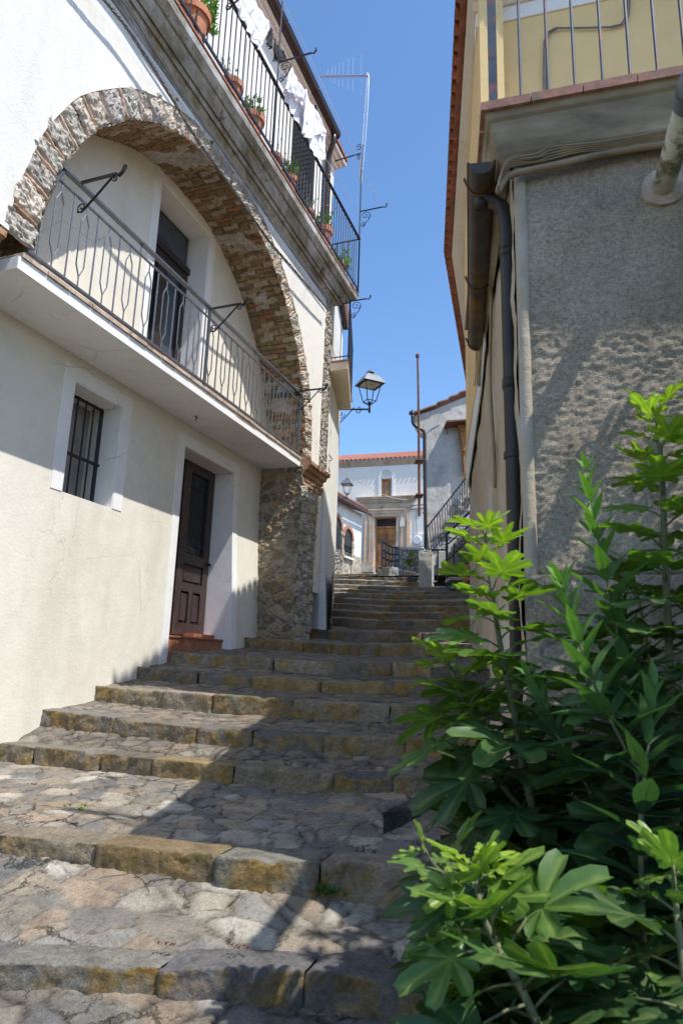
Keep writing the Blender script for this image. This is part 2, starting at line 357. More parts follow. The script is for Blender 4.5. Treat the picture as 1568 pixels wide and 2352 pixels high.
# every step: (u or None, z or None, [(x, y_top, y_bottom)...], vL, vR); traced edge points on the riser
STEPS = [
 ('raw', None, [(-4.35, 1.75, -1.42, -1.58), (-1.5, 1.8, -1.42, -1.58), (.9, 1.9, -1.42, -1.58)], -4.35, .9),
 (None, -1.19, [(0, 2212, 2273), (488, 2224, 2298), (774, 2229.5, 2326)], -4.35, .9),
 (None, -.93, [(0, 1918, 1959), (551, 1969, 2038), (837, 1980, 2076)], -4.35, .6),
 (4.24, None, [(0, 1707, 1751), (745.6, 1778, 1825), (1023, 1786.6, 1813)], -4.35, -.2),
 (4.63, None, [(96.7, 1631, 1665), (480, 1672, 1712), (819, 1693.5, 1735.6), (1072, 1700, 1746)], -4.35, -.3),
 (5.25, None, [(218, 1574, 1611), (490, 1596, 1640), (768, 1612, 1656), (988, 1621, 1662)], -4.35, -.6),
 (5.85, None, [(314, 1532, 1561.6), (766, 1567, 1595), (988, 1567, 1600)], -4.35, -.7),
 (6.40, None, [(390, 1496.6, 1520.5), (763, 1521, 1553), (988, 1523, 1554.6)], -4.35, -.8),
 (7.92, None, [(547, 1461.5, 1488), (784, 1480.7, 1505), (977, 1479, 1510)], -4.35, -.9),
 (9.20, None, [(656, 1440, 1461), (845.8, 1452.6, 1477), (1000, 1452, 1477)], -4.0, -1.0),
 (10.0, None, [(696, 1415, 1433), (871.6, 1425.5, 1447.5), (1024, 1424, 1447)], -4.1, -1.2),
 (10.65, None, [(728, 1399, 1413.8), (871.6, 1408, 1423), (1065, 1406.5, 1422)], -4.3, -1.3),
 (11.3, None, [(735, 1384, 1397), (914, 1393, 1406.5), (1060, 1393.5, 1407)], -4.9, -1.4),
 (11.95, None, [(744, 1371, 1383), (898, 1380, 1392), (1053, 1380, 1392)], -5.1, -1.5),
 (12.6, None, [(790, 1361.7, 1373), (923, 1366, 1378), (1031, 1365.5, 1376)], -5.4, -1.9),
 (13.3, None, [(800, 1353, 1360), (946, 1358.7, 1366), (1027, 1358, 1366)], -5.7, -2.3),
 (13.95, None, [(789, 1343, 1351), (885, 1348, 1357), (1010.8, 1349, 1358)], -6.0, -2.7),
 (14.8, None, [(769, 1330, 1341), (863, 1333.8, 1345), (959.5, 1336, 1348)], -6.3, -3.3),
 (15.5, None, [(800, 1324, 1330), (858, 1325.3, 1332), (936, 1326, 1335)], -6.5, -3.5),
 (16.2, None, [(800, 1317.5, 1323), (852.6, 1318.6, 1324.5), (933, 1318.6, 1326)], -7.0, -3.8),
]
class Step:
    def __init__(s, d):
        u, z, pts, s.vL, s.vR = d; s.k = []
        if u == 'raw': s.k = sorted(pts); return
        for x, yt, yb in pts:
            if u is None:
                T = PZ(x, yt, z)
            else: T = PU(x, yt, u)
            uu, vv, zz = uv(T); B = PU(x, yb, uu - .01); s.k.append((vv, uu, zz, zz - max(.07, min(.24, zz - B.z))))
        s.k.sort()
    def at(s, v):
        k = s.k
        if v <= k[0][0]: return k[0][1], k[0][2], k[0][3]
        if v >= k[-1][0]: return k[-1][1], k[-1][2], k[-1][3]
        for a, b in zip(k[:-1], k[1:]):
            if a[0] <= v <= b[0]:
                t = (v - a[0]) / max(1e-6, b[0] - a[0]); return tuple(lerp(a[i], b[i], t) for i in (1, 2, 3))
ST = [Step(d) for d in STEPS]
root = bpy.data.objects.new('stepped_lane', None); COL.objects.link(root); ORG['stepped_lane'] = Vector((0, 0, 0)); tag(root, kind='structure')
rnd = random.Random(3)
for si, s in enumerate(ST):
    near = si < 6; dv = .014 if si < 4 else (.02 if si < 9 else .035)
    # stones of the nosing
    mb = MB(); v = s.vL; R = rnd
    while v < s.vR - .02:
        w = R.uniform(.38, .85) if near else R.uniform(.35, .7)
        if s.vR - v - w < .2: w = s.vR - v
        v1 = min(v + w, s.vR); n = max(3, int((v1 - v) / dv)); base = tuple(q * (1.18 if si > 5 else 1.05) for q in jit(R.choice(G_), .2, R)); dz = R.uniform(-.006, .006); du = R.uniform(-.012, .012); dep = R.uniform(.19, .23); sd = R.uniform(0, 50)
        # cross-section parameter: front bottom, front top, rounded nose, top back
        fr_rows = [(0, 0), (0, .15), (0, .3), (0, .45), (0, .6), (0, .75), (0, .9), (0, .97), (.006, 1.0)] + [(dep * q, 1.0) for q in (.15, .3, .5, .75, 1.0)]
        def fn(i, j, v=v, v1=v1, n=n, dz=dz, du=du, sd=sd, fr_rows=fr_rows):
            vv = lerp(v, v1, i / n); u_, z_, b_ = s.at(vv); a, h = fr_rows[j]
            e = min(i, n - i) / n * (v1 - v); edge = math.exp(-(e / .010) ** 2) * .013
            b_ -= .03
            z = lerp(b_, z_ + dz, h); u = u_ + du + a; p = W(u, vv, z)
            k = fr(p, 4, 3, sd); f2 = fr(p, 16, 4, sd)
            if a < .02: p -= UH * (k * .012 + f2 * .013 * min(1, (1.02 - h) * 5) - edge)
            if h > .9: p += ZH * (k * .006 + f2 * .003 - edge * .7)
            if h > .92: q_ = max(0, nz((vv * 7, sd, 0), 1) - .22); p += UH * q_ * .05 * (a < .02) - ZH * q_ * .05 * (a < .06)
            return p
        mb.grid(fn, n, len(fr_rows) - 1, lambda i, j, c=base: c)
        v = v1 + .003
    o = obj('nosing_stones', mb, 'riser', root, smooth=True)
    # tread between this step and the next one
    if si + 1 < len(ST): nx = ST[si + 1].at; vR = max(s.vR, ST[si + 1].vR); vL = min(s.vL, ST[si + 1].vL)
    else: nx = lambda v: (27.0, 0, 3.62); vR = s.vR + 1; vL = s.vL - 1
    mb = MB(); L = nx(-2)[0] - s.at(-2)[0]; nv = max(8, int((vR - vL) / (dv * 1.1))); nu = max(5, int(L / (dv * 1.3))); nu = min(nu, 90)
    csz = (5.2, 4.9, 5.6)[si] if si < 3 else 7.0; cells = {}
    def cellinfo(p):
        uu_, vv_, _z = uv(p); q = Vector((vv_ * csz * .85, uu_ * csz * 1.25, si * 7.3 + nz(p, 1.3) * .25)); q.x += nz(p, 5) * .25 + nz(p, 22) * .06; q.y += nz(p, 5, 9) * .25 + nz(p, 22, 4) * .06
        d, pts = noise.voronoi(q); key = (round(pts[0].x, 2), round(pts[0].y, 2)); return d[1] - d[0], key
    cache = {}
    def fn(i, j):
        v = lerp(vL, vR, i / nv); u0, z0, _ = s.at(v); u1, _, b1 = nx(v); t = j / nu; u = lerp(u0 + .14, u1 + .04, t); z = lerp(z0 - .022, b1 + .010, t) + (.014 * math.sin(math.pi * min(1, t * 2)) if si < 9 else 0); p = W(u, v, z)
        if si < 9:
            e, key = cellinfo(p); cache[(i, j)] = (e, key); g = -.006 * math.exp(-(e / .08) ** 2) - .012 * math.exp(-(e / .025) ** 2) * (1 if nz(p, 3, 2) > 0 else .1); h = (hash(key) % 100 / 100 - .5) * .006
        else: cache[(i, j)] = (1, (int(v * 4), int(u * 4))); g = 0; h = (hash((int(v * 4), int(u * 4))) % 100 / 100 - .5) * .02
        return p + ZH * (g + h + fr(p, 6, 4, 3) * .008)
    pal = [(.20, .19, .175), (.26, .235, .20), (.33, .28, .22), (.17, .17, .17), (.40, .37, .32), (.24, .22, .20), (.31, .245, .185), (.21, .20, .19)]
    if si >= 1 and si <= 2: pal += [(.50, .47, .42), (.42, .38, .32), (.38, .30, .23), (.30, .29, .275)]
    avg = (.25, .225, .195)
    def cf(i, j):
        e, key = cache[(i, j)]; c = pal[hash(key) % len(pal)]
        if si >= 3: c = tuple(lerp(avg[q], c[q], .6) * (1.16, 1.10, 1.0)[q] for q in range(3))
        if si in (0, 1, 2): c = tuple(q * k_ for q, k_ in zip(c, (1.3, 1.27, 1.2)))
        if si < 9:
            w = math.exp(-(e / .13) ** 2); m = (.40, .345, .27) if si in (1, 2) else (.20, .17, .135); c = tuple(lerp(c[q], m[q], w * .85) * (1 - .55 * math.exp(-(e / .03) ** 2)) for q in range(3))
        return c
    mb.grid(fn, nv, nu, cf)
    mb.grid(lambda i, j: W(s.at(lerp(vL, vR, i / 30))[0] + .05, lerp(vL, vR, i / 30), (s.at(lerp(vL, vR, i / 30))[1] - .03) if j else s.at(lerp(vL, vR, i / 30))[2] - .5), 30, 1, lambda i, j: (.08, .07, .06))
    obj('tread', mb, 'step', root, smooth=True)
# small weeds at the joints and fallen leaves
# ================================================================== LEFT HOUSE WITH THE ARCH
V0, VF = -4.30, -3.70
house = thing('arch_house', W(5.8, -4.6, -1.2), 'cream plastered house with a wide brick and stone arch over its balcony', 'house')
AC = (5.87, 2.88); RI, RO = 2.52, 2.80
mb = MB(); WIN = (4.54, 5.22, 1.40, 2.44); DOOR = (6.35, 7.53, -.2, 2.41); FD = (5.46, 6.5, 2.77, 5.25)
wallgrid(mb, lambda a, z: W(a, V0, z), .2, 8.36, -1.8, 5.6, [WIN, DOOR, FD], .5, VH)
obj('recessed_wall', mb, 'plaster_in', house)
# dado right of the door leans out at the foot
mb = MB()
mb.add([W(7.60, V0 + .003, 2.0), W(8.33, V0 + .003, 2.0), W(8.33, V0 + .05, .9), W(8.33, V0 + .08, .35), W(8.33, V0 + .09, -.2), W(7.60, V0 + .115, -.2), W(7.60, V0 + .10, .3), W(7.6, V0 + .065, .9)], [(0, 1, 2, 3, 4, 5, 6, 7)])
obj('battered_wall_foot', mb, 'plaster_in', house)
# painted white surrounds and reveals
def surround(h, w, name, bottom=True, par=house):
    a0, a1, z0, z1 = h; mb = MB(); p = .006
    mb.uvbox(a0 - w, a0 + .002, V0, V0 + p, z0, z1 + w); mb.uvbox(a1 - .002, a1 + w, V0, V0 + p, z0, z1 + w); mb.uvbox(a0 + .002, a1 - .002, V0, V0 + p, z1, z1 + w)
    mb.uvbox(a0, a0 + .01, V0 - .30, V0 - .002, z0, z1); mb.uvbox(a1 - .01, a1, V0 - .30, V0 - .002, z0, z1); mb.uvbox(a0 + .01, a1 - .01, V0 - .30, V0 - .002, z1 - .01, z1)
    return obj(name, mb, 'white', par)
surround(WIN, .135, 'window_surround'); surround(FD, .13, 'balcony_door_surround')
# door surround; its right side follows the battered wall foot
a0, a1, z1 = DOOR[0], DOOR[1], DOOR[3]; mb = MB()
mb.uvbox(a0 - .13, a0 + .002, V0, V0 + .006, -.1, z1 + .13); mb.uvbox(a0, a0 + .01, V0 - .3, V0 - .001, -.1, z1); obj('door_surround', mb, 'white', house)
mb = MB(); mb.uvbox(a0 + .004, a1 + .13, V0, V0 + .006, z1, z1 + .13); mb.uvbox(a0 + .012, a1, V0 - .3, V0 - .001, z1 - .01, z1); obj('door_lintel', mb, 'white', house)
mb = MB(); side_ = [(z1, .006), (2.0, .012), (1.45, .038), (.9, .078), (.3, .116), (-.1, .128)]
for (za, oa), (zb2_, ob) in zip(side_[:-1], side_[1:]):
    mb.quad(W(a1, V0 + oa, za), W(a1 + .13, V0 + oa, za), W(a1 + .13, V0 + ob, zb2_), W(a1, V0 + ob, zb2_)); mb.quad(W(a1 - .004, V0 + oa, za), W(a1 - .004, V0 + ob, zb2_), W(a1 - .004, V0 - .3, zb2_), W(a1 - .004, V0 - .3, za)); mb.quad(W(a1 + .13, V0 + oa, za), W(a1 + .13, V0 + ob, zb2_), W(a1 + .13, V0 - .01, zb2_), W(a1 + .13, V0 - .01, za))
    mb.quad(W(a1 - .004, V0 + oa, za), W(a1, V0 + oa, za), W(a1, V0 + ob, zb2_), W(a1 - .004, V0 + ob, zb2_))
obj('door_jamb', mb, 'white', house)
# window: rough wall behind, bars
mb = MB(); mb.uvbox(WIN[0] - .02, WIN[1] + .02, V0 - .47, V0 - .40, WIN[2] - .02, WIN[3] + .02); win = obj('window', mb, 'concrete', house)
mb = MB(); vb = V0 - .22
for u in (4.60, 4.72, 4.84, 4.955, 5.065, 5.17): mb.tube([W(u, vb, WIN[2]), W(u, vb, WIN[3])], .009, 8)
mb.uvbox(WIN[0], WIN[1], vb - .004, vb + .022, 1.83, 1.855); mb.uvbox(WIN[0] + .01, WIN[0] + .04, vb - .03, vb, WIN[2], WIN[3]); mb.uvbox(WIN[1] - .035, WIN[1] - .01, vb - .03, vb, WIN[2], WIN[3]); mb.uvbox(WIN[0], WIN[1], vb - .03, vb, WIN[3] - .03, WIN[3] - .01)
obj('window_bars', mb, 'iron', win)
# door leaf
vd = V0 - .28; mb = MB(); z0, z1 = .28, 2.40; a0, a1 = 6.36, 7.515
mb.uvbox(a0, a1, vd - .06, vd - .03, z0, z1)
def stiles(mb, rects, a0, a1, z0, z1, v0, v1):
    """boards around sunk panels"""
    As = sorted({a0, a1} | {r[0] for r in rects} | {r[1] for r in rects}); Zs = sorted({z0, z1} | {r[2] for r in rects} | {r[3] for r in rects})
    for a, b in zip(As[:-1], As[1:]):
        for c, d in zip(Zs[:-1], Zs[1:]):
            if any(r[0] < (a + b) / 2 < r[1] and r[2] < (c + d) / 2 < r[3] for r in rects): continue
            mb.uvbox(a, b, v0, v1, c, d)
leaves = [(6.80, 7.50)]
L0, L1 = 6.80, 7.50
pan = [(L0 + .16, L1 - .13, 1.25, 2.28), (L0 + .14, L1 - .12, .90, 1.13), (L0 + .12, L0 + .30, .42, .80), (L0 + .38, L1 - .14, .42, .80)]
stiles(mb, pan, L0, L1, z0, z1, vd - .03, vd + .012); stiles(mb, [(6.46, 6.70, 1.25, 2.28), (6.46, 6.7, .42, 1.1)], 6.36, 6.79, z0, z1, vd - .03, vd + .0)
for r in pan[1:]: mb.uvbox(r[0] + .03, r[1] - .03, vd - .03, vd + .002, r[2] + .03, r[3] - .03)
door = obj('door', mb, 'door', house)
mb = MB(); r = pan[0]; mb.uvbox(r[0], r[1], vd - .028, vd - .022, r[2], r[3]); obj('door_glass', mb, 'glassdark', door)
mb = MB(); vg = vd + .004
for k in range(7): mb.tube([W(lerp(r[0], r[1], (k + .7) / 7.4), vg, r[2] + .12), W(lerp(r[0], r[1], (k + .7) / 7.4), vg, r[3] - .16)], .0045, 5)
for z in (r[2] + .12, r[3] - .16, r[3] - .05, r[2] + .03): mb.tube([W(r[0], vg, z), W(r[1], vg, z)], .0045, 5)
for sgn in (-1, 1):
    for zc in (r[3] - .105, r[2] + .075): mb.tube(spiral(W((r[0] + r[1]) / 2 + sgn * .09, vg, zc), UH, ZH, .045, 1.2, 20, 0, sgn), .004, 5)
obj('door_grille', mb, 'iron', door)
mb = MB(); mb.lathe(W(7.45, vd + .012, 1.18), [(.012, 0), (.01, .03), (.02, .04), (.018, .055)], 10, VH); obj('door_knob', mb, 'iron', door)
mb = MB(); mb.uvbox(6.362, 7.522, V0 - .26, V0 - .004, -.05, .228); mb.uvbox(6.362, 7.522, V0 - .28, V0 + .012, .23, .25); mb.uvbox(7.05, 7.52, V0 - .27, V0 - .12, .252, .30); obj('doorstep', mb, 'tile_red', house)
# balcony door
vd2 = V0 - .27; mb = MB(); a0, a1, z0, z1 = FD; mb.uvbox(a0, a1, vd2 - .08, vd2 - .05, z0, z1)
mid = (a0 + a1) / 2; pp = []
for b0, b1 in ((a0 + .05, mid - .01), (mid + .01, a1 - .05)): pp += [(b0 + .09, b1 - .08, z0 + .75, z0 + 1.85), (b0 + .09, b1 - .08, z0 + .15, z0 + .62)]
stiles(mb, pp, a0, a1, z0, 4.72, vd2 - .05, vd2 + .0); mb.uvbox(a0, a1, vd2 - .02, vd2 + .03, 4.72, 4.80); fdoor = obj('balcony_door', mb, 'door_dark', house)
mb = MB()
for r in (pp[0], pp[2]): mb.uvbox(r[0], r[1], vd2 - .045, vd2 - .035, r[2], r[3])
mb.uvbox(a0 + .04, a1 - .04, vd2 - .04, vd2 - .03, 4.84, z1 - .04); obj('glass_pane', mb, 'glassblue', fdoor)
# ---- arch ring and soffit
rnd = random.Random(11)
# voussoirs: wide rough stones separated by thin bricks
th = 0.0; seg = []
while th < math.pi:
    wS = rnd.uniform(.13, .24) / RI; seg.append((th, min(math.pi, th + wS), 0)); th += wS
    if th >= math.pi: break
    wB = rnd.uniform(.035, .055) / RI; seg.append((th, min(math.pi, th + wB), 1)); th += wB
mb = MB()
for (t0, t1, kind) in seg:
    n = max(2, int((t1 - t0) * RI / .014)); m = 18; base = jit(rnd.choice([(.54, .49, .41), (.46, .42, .36), (.58, .51, .42), (.42, .39, .34), (.52, .45, .36)]), .15, rnd) if kind == 0 else jit(rnd.choice([(.50, .34, .25), (.46, .29, .20), (.56, .42, .33)]), .15, rnd)
    ro = RO + rnd.uniform(-.03, .02); sd = rnd.uniform(0, 99); ri = RI + rnd.uniform(-.012, .012)
    def fn(i, j):
        a = lerp(t0, t1, i / n); r = lerp(ri, ro, j / m); e = min(i, n - i) / n * (t1 - t0) * RI; e2 = min(j, m - j) / m * .28
        v = VF + .012 + (.0 if kind else .004); p = W(AC[0] - math.cos(a) * r, v, AC[1] + math.sin(a) * r)
        d = -.022 * math.exp(-(e / .01) ** 2) - .015 * math.exp(-(e2 / .012) ** 2)
        d += max(-.03, min(.03, fr(p, 8, 4, sd) * (.012 if kind else .026))) + max(-.014, min(.014, fr(p, 36, 3, sd) * (.005 if kind else .016)))
        return p + VH * d
    mb.grid(fn, n, m, lambda i, j, c=base: c)
obj('arch_ring', mb, 'rubble', house, smooth=False)
mb = MB(); NS, NV = 520, 40; cc = {}
def soff(i, j):
    a = math.pi * i / NS; v = lerp(VF + .012, V0 - .02, j / NV); s = a * RI
    row = int(s / .062 + nz((s * .3, v, 0), 1.5) * .8); fz = (s / .062) % 1; off = (row * .37) % 1; col = int((v + 10 + off) / .24); fv = ((v + 10 + off) / .24) % 1
    k = hash((row // 1, col)) % 100; stone = (hash((row // 3, col)) % 10) < 5
    base = (.37, .17, .08) if k < 20 else ((.33, .235, .125) if k < 62 else (.25, .185, .105))
    if stone: base = [(.36, .28, .17), (.26, .19, .10), (.42, .36, .27), (.19, .14, .08)][hash((row // 3, col)) % 4]
    joint = (min(fz, 1 - fz) < .14 and not stone) or min(fv, 1 - fv) < .05
    if joint: base = (.16, .125, .085)
    p = W(AC[0] - math.cos(a) * RI, v, AC[1] + math.sin(a) * RI); n = W(math.cos(a), 0, -math.sin(a))
    if fr(p, 1.7, 3, 5) > .42: base = (.45, .42, .38)
    cc[(i, j)] = base
    return p + n * (fr(p, 6, 4, 2) * .018 + fr(p, 30, 3, 2) * .008 - (.012 if joint else 0))
mb.grid(soff, NS, NV, lambda i, j: cc[(i, j)]); obj('arch_soffit', mb, 'rubble', house)
# upper front wall around the arch
mb = MB(); N = 64; zt = 5.60; uL, uR = .2, 8.98; pts_i = []; pts_o = []
for i in range(N + 1):
    a = math.pi * i / N; ca, sa = -math.cos(a), math.sin(a); rr = 2.775 + nz((a * 6, 0, 0), 1.0) * .02; pts_i.append(W(AC[0] + ca * rr, VF + .015, AC[1] + sa * rr))
    k = 1e9
    if ca < -1e-6: k = min(k, (AC[0] - uL) / -ca)
    if ca > 1e-6: k = min(k, (uR - AC[0]) / ca)
    if sa > 1e-6: k = min(k, (zt - AC[1]) / sa)
    pts_o.append(W(AC[0] + ca * k, VF + .015, AC[1] + sa * k))
for i in range(N): mb.quad(pts_i[i], pts_i[i + 1], pts_o[i + 1], pts_o[i])
for i in range(N): mb.quad(pts_i[i], pts_i[i] - VH * .04, pts_i[i + 1] - VH * .04, pts_i[i + 1])
mb.add([W(uL, VF + .015, zt), W(uL, VF + .015, AC[1]), pts_o[0]], [(0, 1, 2)])
cL = [p for p in pts_o]
mb.add([W(uL, VF + .0148, zt), W(uL, VF + .0148, zt - .9), W(uL + 2.6, VF + .0148, zt)], [(0, 1, 2)]); mb.add([W(uR, VF + .0148, zt), W(uR - .9, VF + .0148, zt), W(uR, VF + .0148, zt - .9)], [(0, 1, 2)])
mb.quad(W(8.63, VF + .0145, 2.55), W(8.90, VF + .0145, 2.55), W(8.98, VF + .0145, 2.9), W(8.63, VF + .0145, 2.9))
obj('upper_front_wall', mb, 'plaster', house)
mb = MB(); mb.uvbox(.2, 9.2, VF - .5, VF - .03, AC[1] + RI + .05, 6.04); mb.uvbox(.2, 3.0, VF - .5, VF - .03, 2.7, 5.6); mb.uvbox(8.45, 9.22, VF - .5, VF - .03, 1.0, 5.6); obj('wall_core', mb, 'plaster', house)
# rubble facing: pier, quoins
def rubble(mb, P, n, na, nb, a0, a1, b0, b1, size, amp, seed, pal, edge=.0, fine=.012, irregular=None, mort=(.34, .30, .24)):
    cc = {}
    def fn(i, j):
        a = lerp(a0, a1, i / na); b = lerp(b0, b1, j / nb)
        if irregular: a += irregular(a, b, i / na)
        q = Vector((a / size, b / size * 1.35, seed)); q.x += nz((a, b, seed), 6) * .3; q.y += nz((a, b, seed + 5), 6) * .3
        d, pt = noise.voronoi(q); e = d[1] - d[0]; key = (round(pt[0].x, 2), round(pt[0].y, 2)); h = hash(key)
        c = pal[h % len(pal)]
        if e < .1: c = mort
        cc[(i, j)] = c; p = P(a, b)
        return p + n * (amp * (min(1, e / .3) ** .6 - .5) + fr(p, 9, 4, seed) * fine + fr(p, 40, 3, seed) * fine * .7)
    mb.grid(fn, na, nb, lambda i, j: cc[(i, j)])
palG = [(.40, .37, .32), (.33, .30, .26), (.46, .42, .35), (.28, .26, .23), (.42, .36, .27)]
palB = [(.27, .20, .13), (.22, .17, .11), (.33, .25, .15), (.19, .15, .11), (.36, .30, .21)]
mb = MB()
rubble(mb, lambda a, b: W(8.29, a, b), -UH, 42, 190, V0 - .02, VF + .03, -.3, 2.68, .17, .03, 3.1, palB, fine=.014)
rubble(mb, lambda a, b: W(a, VF + .02, b), VH, 40, 200, 8.27, 8.83, -.3, 2.72, .17, .035, 8.2, palG, fine=.02, irregular=lambda a, b, t: t * (.03 * b + nz((0, b, 1), 4) * .035))
rubble(mb, lambda a, b: W(8.80 + .035 * b, a, b), UH, 10, 60, VF + .03, V0, -.3, 2.7, .17, .03, 4.4, palG)
obj('stone_pier', mb, 'rubble', house)
mb = MB()
rubble(mb, lambda a, b: W(a, VF + .02, b), VH, 20, 190, 8.97, 9.22, 2.75, 5.62, .13, .025, 6.7, palG, fine=.02, irregular=lambda a, b, t: (.012 * (b - 3) - .05) + (nz((0, b, 1), 5) * .03 if t > .5 else nz((0, b, 3), 3) * .015))
rubble(mb, lambda a, b: W(9.20, a, b), UH, 10, 60, VF + .03, V0, 2.7, 5.6, .17, .03, 4.4, palG)
obj('corner_stones', mb, 'rubble', house)
# spring mouldings of the arch: weathered brick cornice
def moulding(u0, u1):
    mb = MB(); prof = [(0, 0), (.05, .02), (.06, .07), (.10, .09), (.12, .14), (.16, .15), (.165, .20), (.12, .225), (.0, .235)]
    n = int((u1 - u0) / .012)
    def fn(i, j):
        u = lerp(u0, u1, i / n); d, z = prof[j]; p = W(u, VF + d, 2.55 + z); return p + VH * fr(p, 14, 3, 2) * .012 + ZH * fr(p, 9, 3, 6) * .01
    mb.grid(fn, n, len(prof) - 1, lambda i, j: [(.42, .23, .13), (.36, .20, .12), (.46, .30, .19)][(i // 18) % 3])
    for u in (u0, u1): mb.add([W(u, VF + d, 2.55 + z) for d, z in prof], [tuple(range(len(prof)))], (.40, .24, .15))
    # courses of brick under it
    mb2 = MB(); u = u0
    while u < u1 - .02:
        w = min(.23, u1 - u)
        for k in range(2): mb2.uvbox(u + .004 + .05 * k, u + w - .004, VF + .0, VF + .045 + .012 * k, 2.43 + k * .058, 2.48 + k * .058, jit((.46, .27, .18), .2, rnd))
        u += w
    obj('arch_springing', mb, 'brick', house); obj('brick_course', mb2, 'brick', house)
moulding(8.30, 9.02); moulding(2.2, 2.96)
# bundled cables running along the facade under the upper balcony
mb = MB(); ca_ = [(170, -90), (245, 5), (290, 62), (345, 145), (380, 200), (440, 300), (500, 385), (560, 470), (620, 555), (680, 625), (735, 690), (755, 712)]
base_ = [PV(x, y, -3.57) for x, y in ca_]
for k in range(4):
    pts = smoothpts(base_, 10); mb.tube([p + VH * (.011 * math.cos(i * .9 + k * 1.6)) + ZH * (.011 * math.sin(i * .9 + k * 1.6) + .012 * nz((i * .2, k, 0), 1)) for i, p in enumerate(pts)], .006, 5)
obj('cable_bundle', mb, 'cable', house)
mb = MB(); cb_ = [(215, -90), (290, 12), (330, 75), (400, 185), (470, 288), (540, 385), (600, 470), (640, 535), (700, 612), (757, 690)]; base_ = smoothpts([PV(x, y, -3.60) for x, y in cb_], 6)
mb.tube(base_, .010, 6); mb.tube([p + ZH * .018 + VH * .01 for p in base_], .006, 5)
obj('conduit', mb, 'cable', house)
mb = MB(); q = smoothpts([PV(x, y, -3.58) for x, y in [(360, 172), (382, 210), (390, 222), (400, 226), (404, 235)]], 5); mb.tube(q, .005, 5); mb.tube(spiral(PV(407, 228, -3.57), UH, ZH, .022, 1.4), .005, 5); obj('cable_end', mb, 'rust', house)
# lower balcony
bal = MB(); bal.uvbox(3.22, 8.285, V0 + .001, VF, 2.67, 2.765)
lowbal = obj('lower_balcony', bal, 'white', house)
mb = MB(); u = 3.24
while u < 8.27:
    w = .245; mb.uvbox(u, min(u + w - .006, 8.275), V0 + .01, VF + .018 + rnd.uniform(-.004, .004), 2.768, 2.80 + rnd.uniform(-.003, .002)); u += w
obj('balcony_tile_edging', mb, 'tile_pale', lowbal)
mb = MB(); vr = VF - .02
mb.uvbox(3.30, 8.235, vr - .016, vr + .016, 2.845, 2.865); mb.uvbox(3.50, 8.235, vr - .01, vr + .01, 3.60, 3.615); mb.uvbox(3.50, 8.235, vr - .024, vr + .024, 3.715, 3.735)
mb.tube([W(3.31, vr, 2.86), W(3.37, vr, 3.2), W(3.46, vr, 3.55), W(3.54, vr, 3.74)], .016, 6)
u = 3.39; k = 0; PITCH = .1425
while u < 8.2:
    top = 3.60 if u > 3.5 else 3.25
    if abs(u - 5.76) < .075 or abs(u - 7.30) < .0: pass
    if k % 2 == 0 or u < 3.45: mb.bar(W(u, vr, 2.86), W(u, vr, top if (k // 2) % 4 or u < 3.5 else 3.715), .008)
    else:
        zb, ztp = 2.86, 3.60; h = ztp - zb; w = .043
        mb.bar(W(u, vr, zb), W(u, vr, zb + h * .13), .0065); mb.bar(W(u, vr, ztp - h * .10), W(u, vr, ztp), .0065)
        for sg in (-1, 1):
            q = [W(u, vr, zb + h * .13), W(u + sg * w, vr, zb + h * .26), W(u + sg * w, vr, ztp - h * .22), W(u, vr, ztp - h * .10)]
            for a, b in zip(q[:-1], q[1:]): mb.bar(a, b, .0062)
    u += PITCH; k += 1
for u in (5.745, 8.225): mb.uvbox(u - .014, u + .014, vr - .014, vr + .014, 2.80, 3.72)
mb.uvbox(8.10, 8.24, V0 + .1, vr, 3.715, 3.735)
railing = obj('railing', mb, 'greyiron', lowbal)
def bracket(mb, u, v, z, L=.42, drop=.27):
    a = W(u, v, z); b = W(u, v + L, z + .02)
    mb.uvbox(u - .011, u + .011, v, v + L * .86, z, z + .018)
    tip = [W(u, v + L * .85, z + .012), W(u, v + L * .93, z - .012), W(u, v + L, z + .015), W(u, v + L * 1.05, z + .07)]
    mb.tube(tip, [.013, .015, .015, .017], 7)
    mb.tube([W(u, v + L * .80, z), W(u, v + L * .45, z - drop * .55), W(u, v + .06, z - drop), W(u, v + .02, z - drop * .97)], .009, 6)
    mb.tube(spiral(W(u, v + .055, z - drop + .045), VH, ZH, .045, 1.3, 20, -math.pi / 2, -1), .006, 5)
    mb.tube(spiral(W(u, v + L * .84, z - .03), VH, ZH, .028, 1.2, 16, math.pi, 1), .006, 5)
for u in (3.70, 5.76, 8.12):
    mb = MB(); bracket(mb, u, vr, 3.72); obj('laundry_bracket', mb, 'iron', lowbal)
# nail under the slab
mb = MB(); mb.tube([W(6.15, -4.05, 2.67), W(6.15, -4.05, 2.61)], .006, 6); mb.tube([W(6.12, -4.05, 2.655), W(6.18, -4.05, 2.655)], .006, 6); obj('hook', mb, 'rust', lowbal)
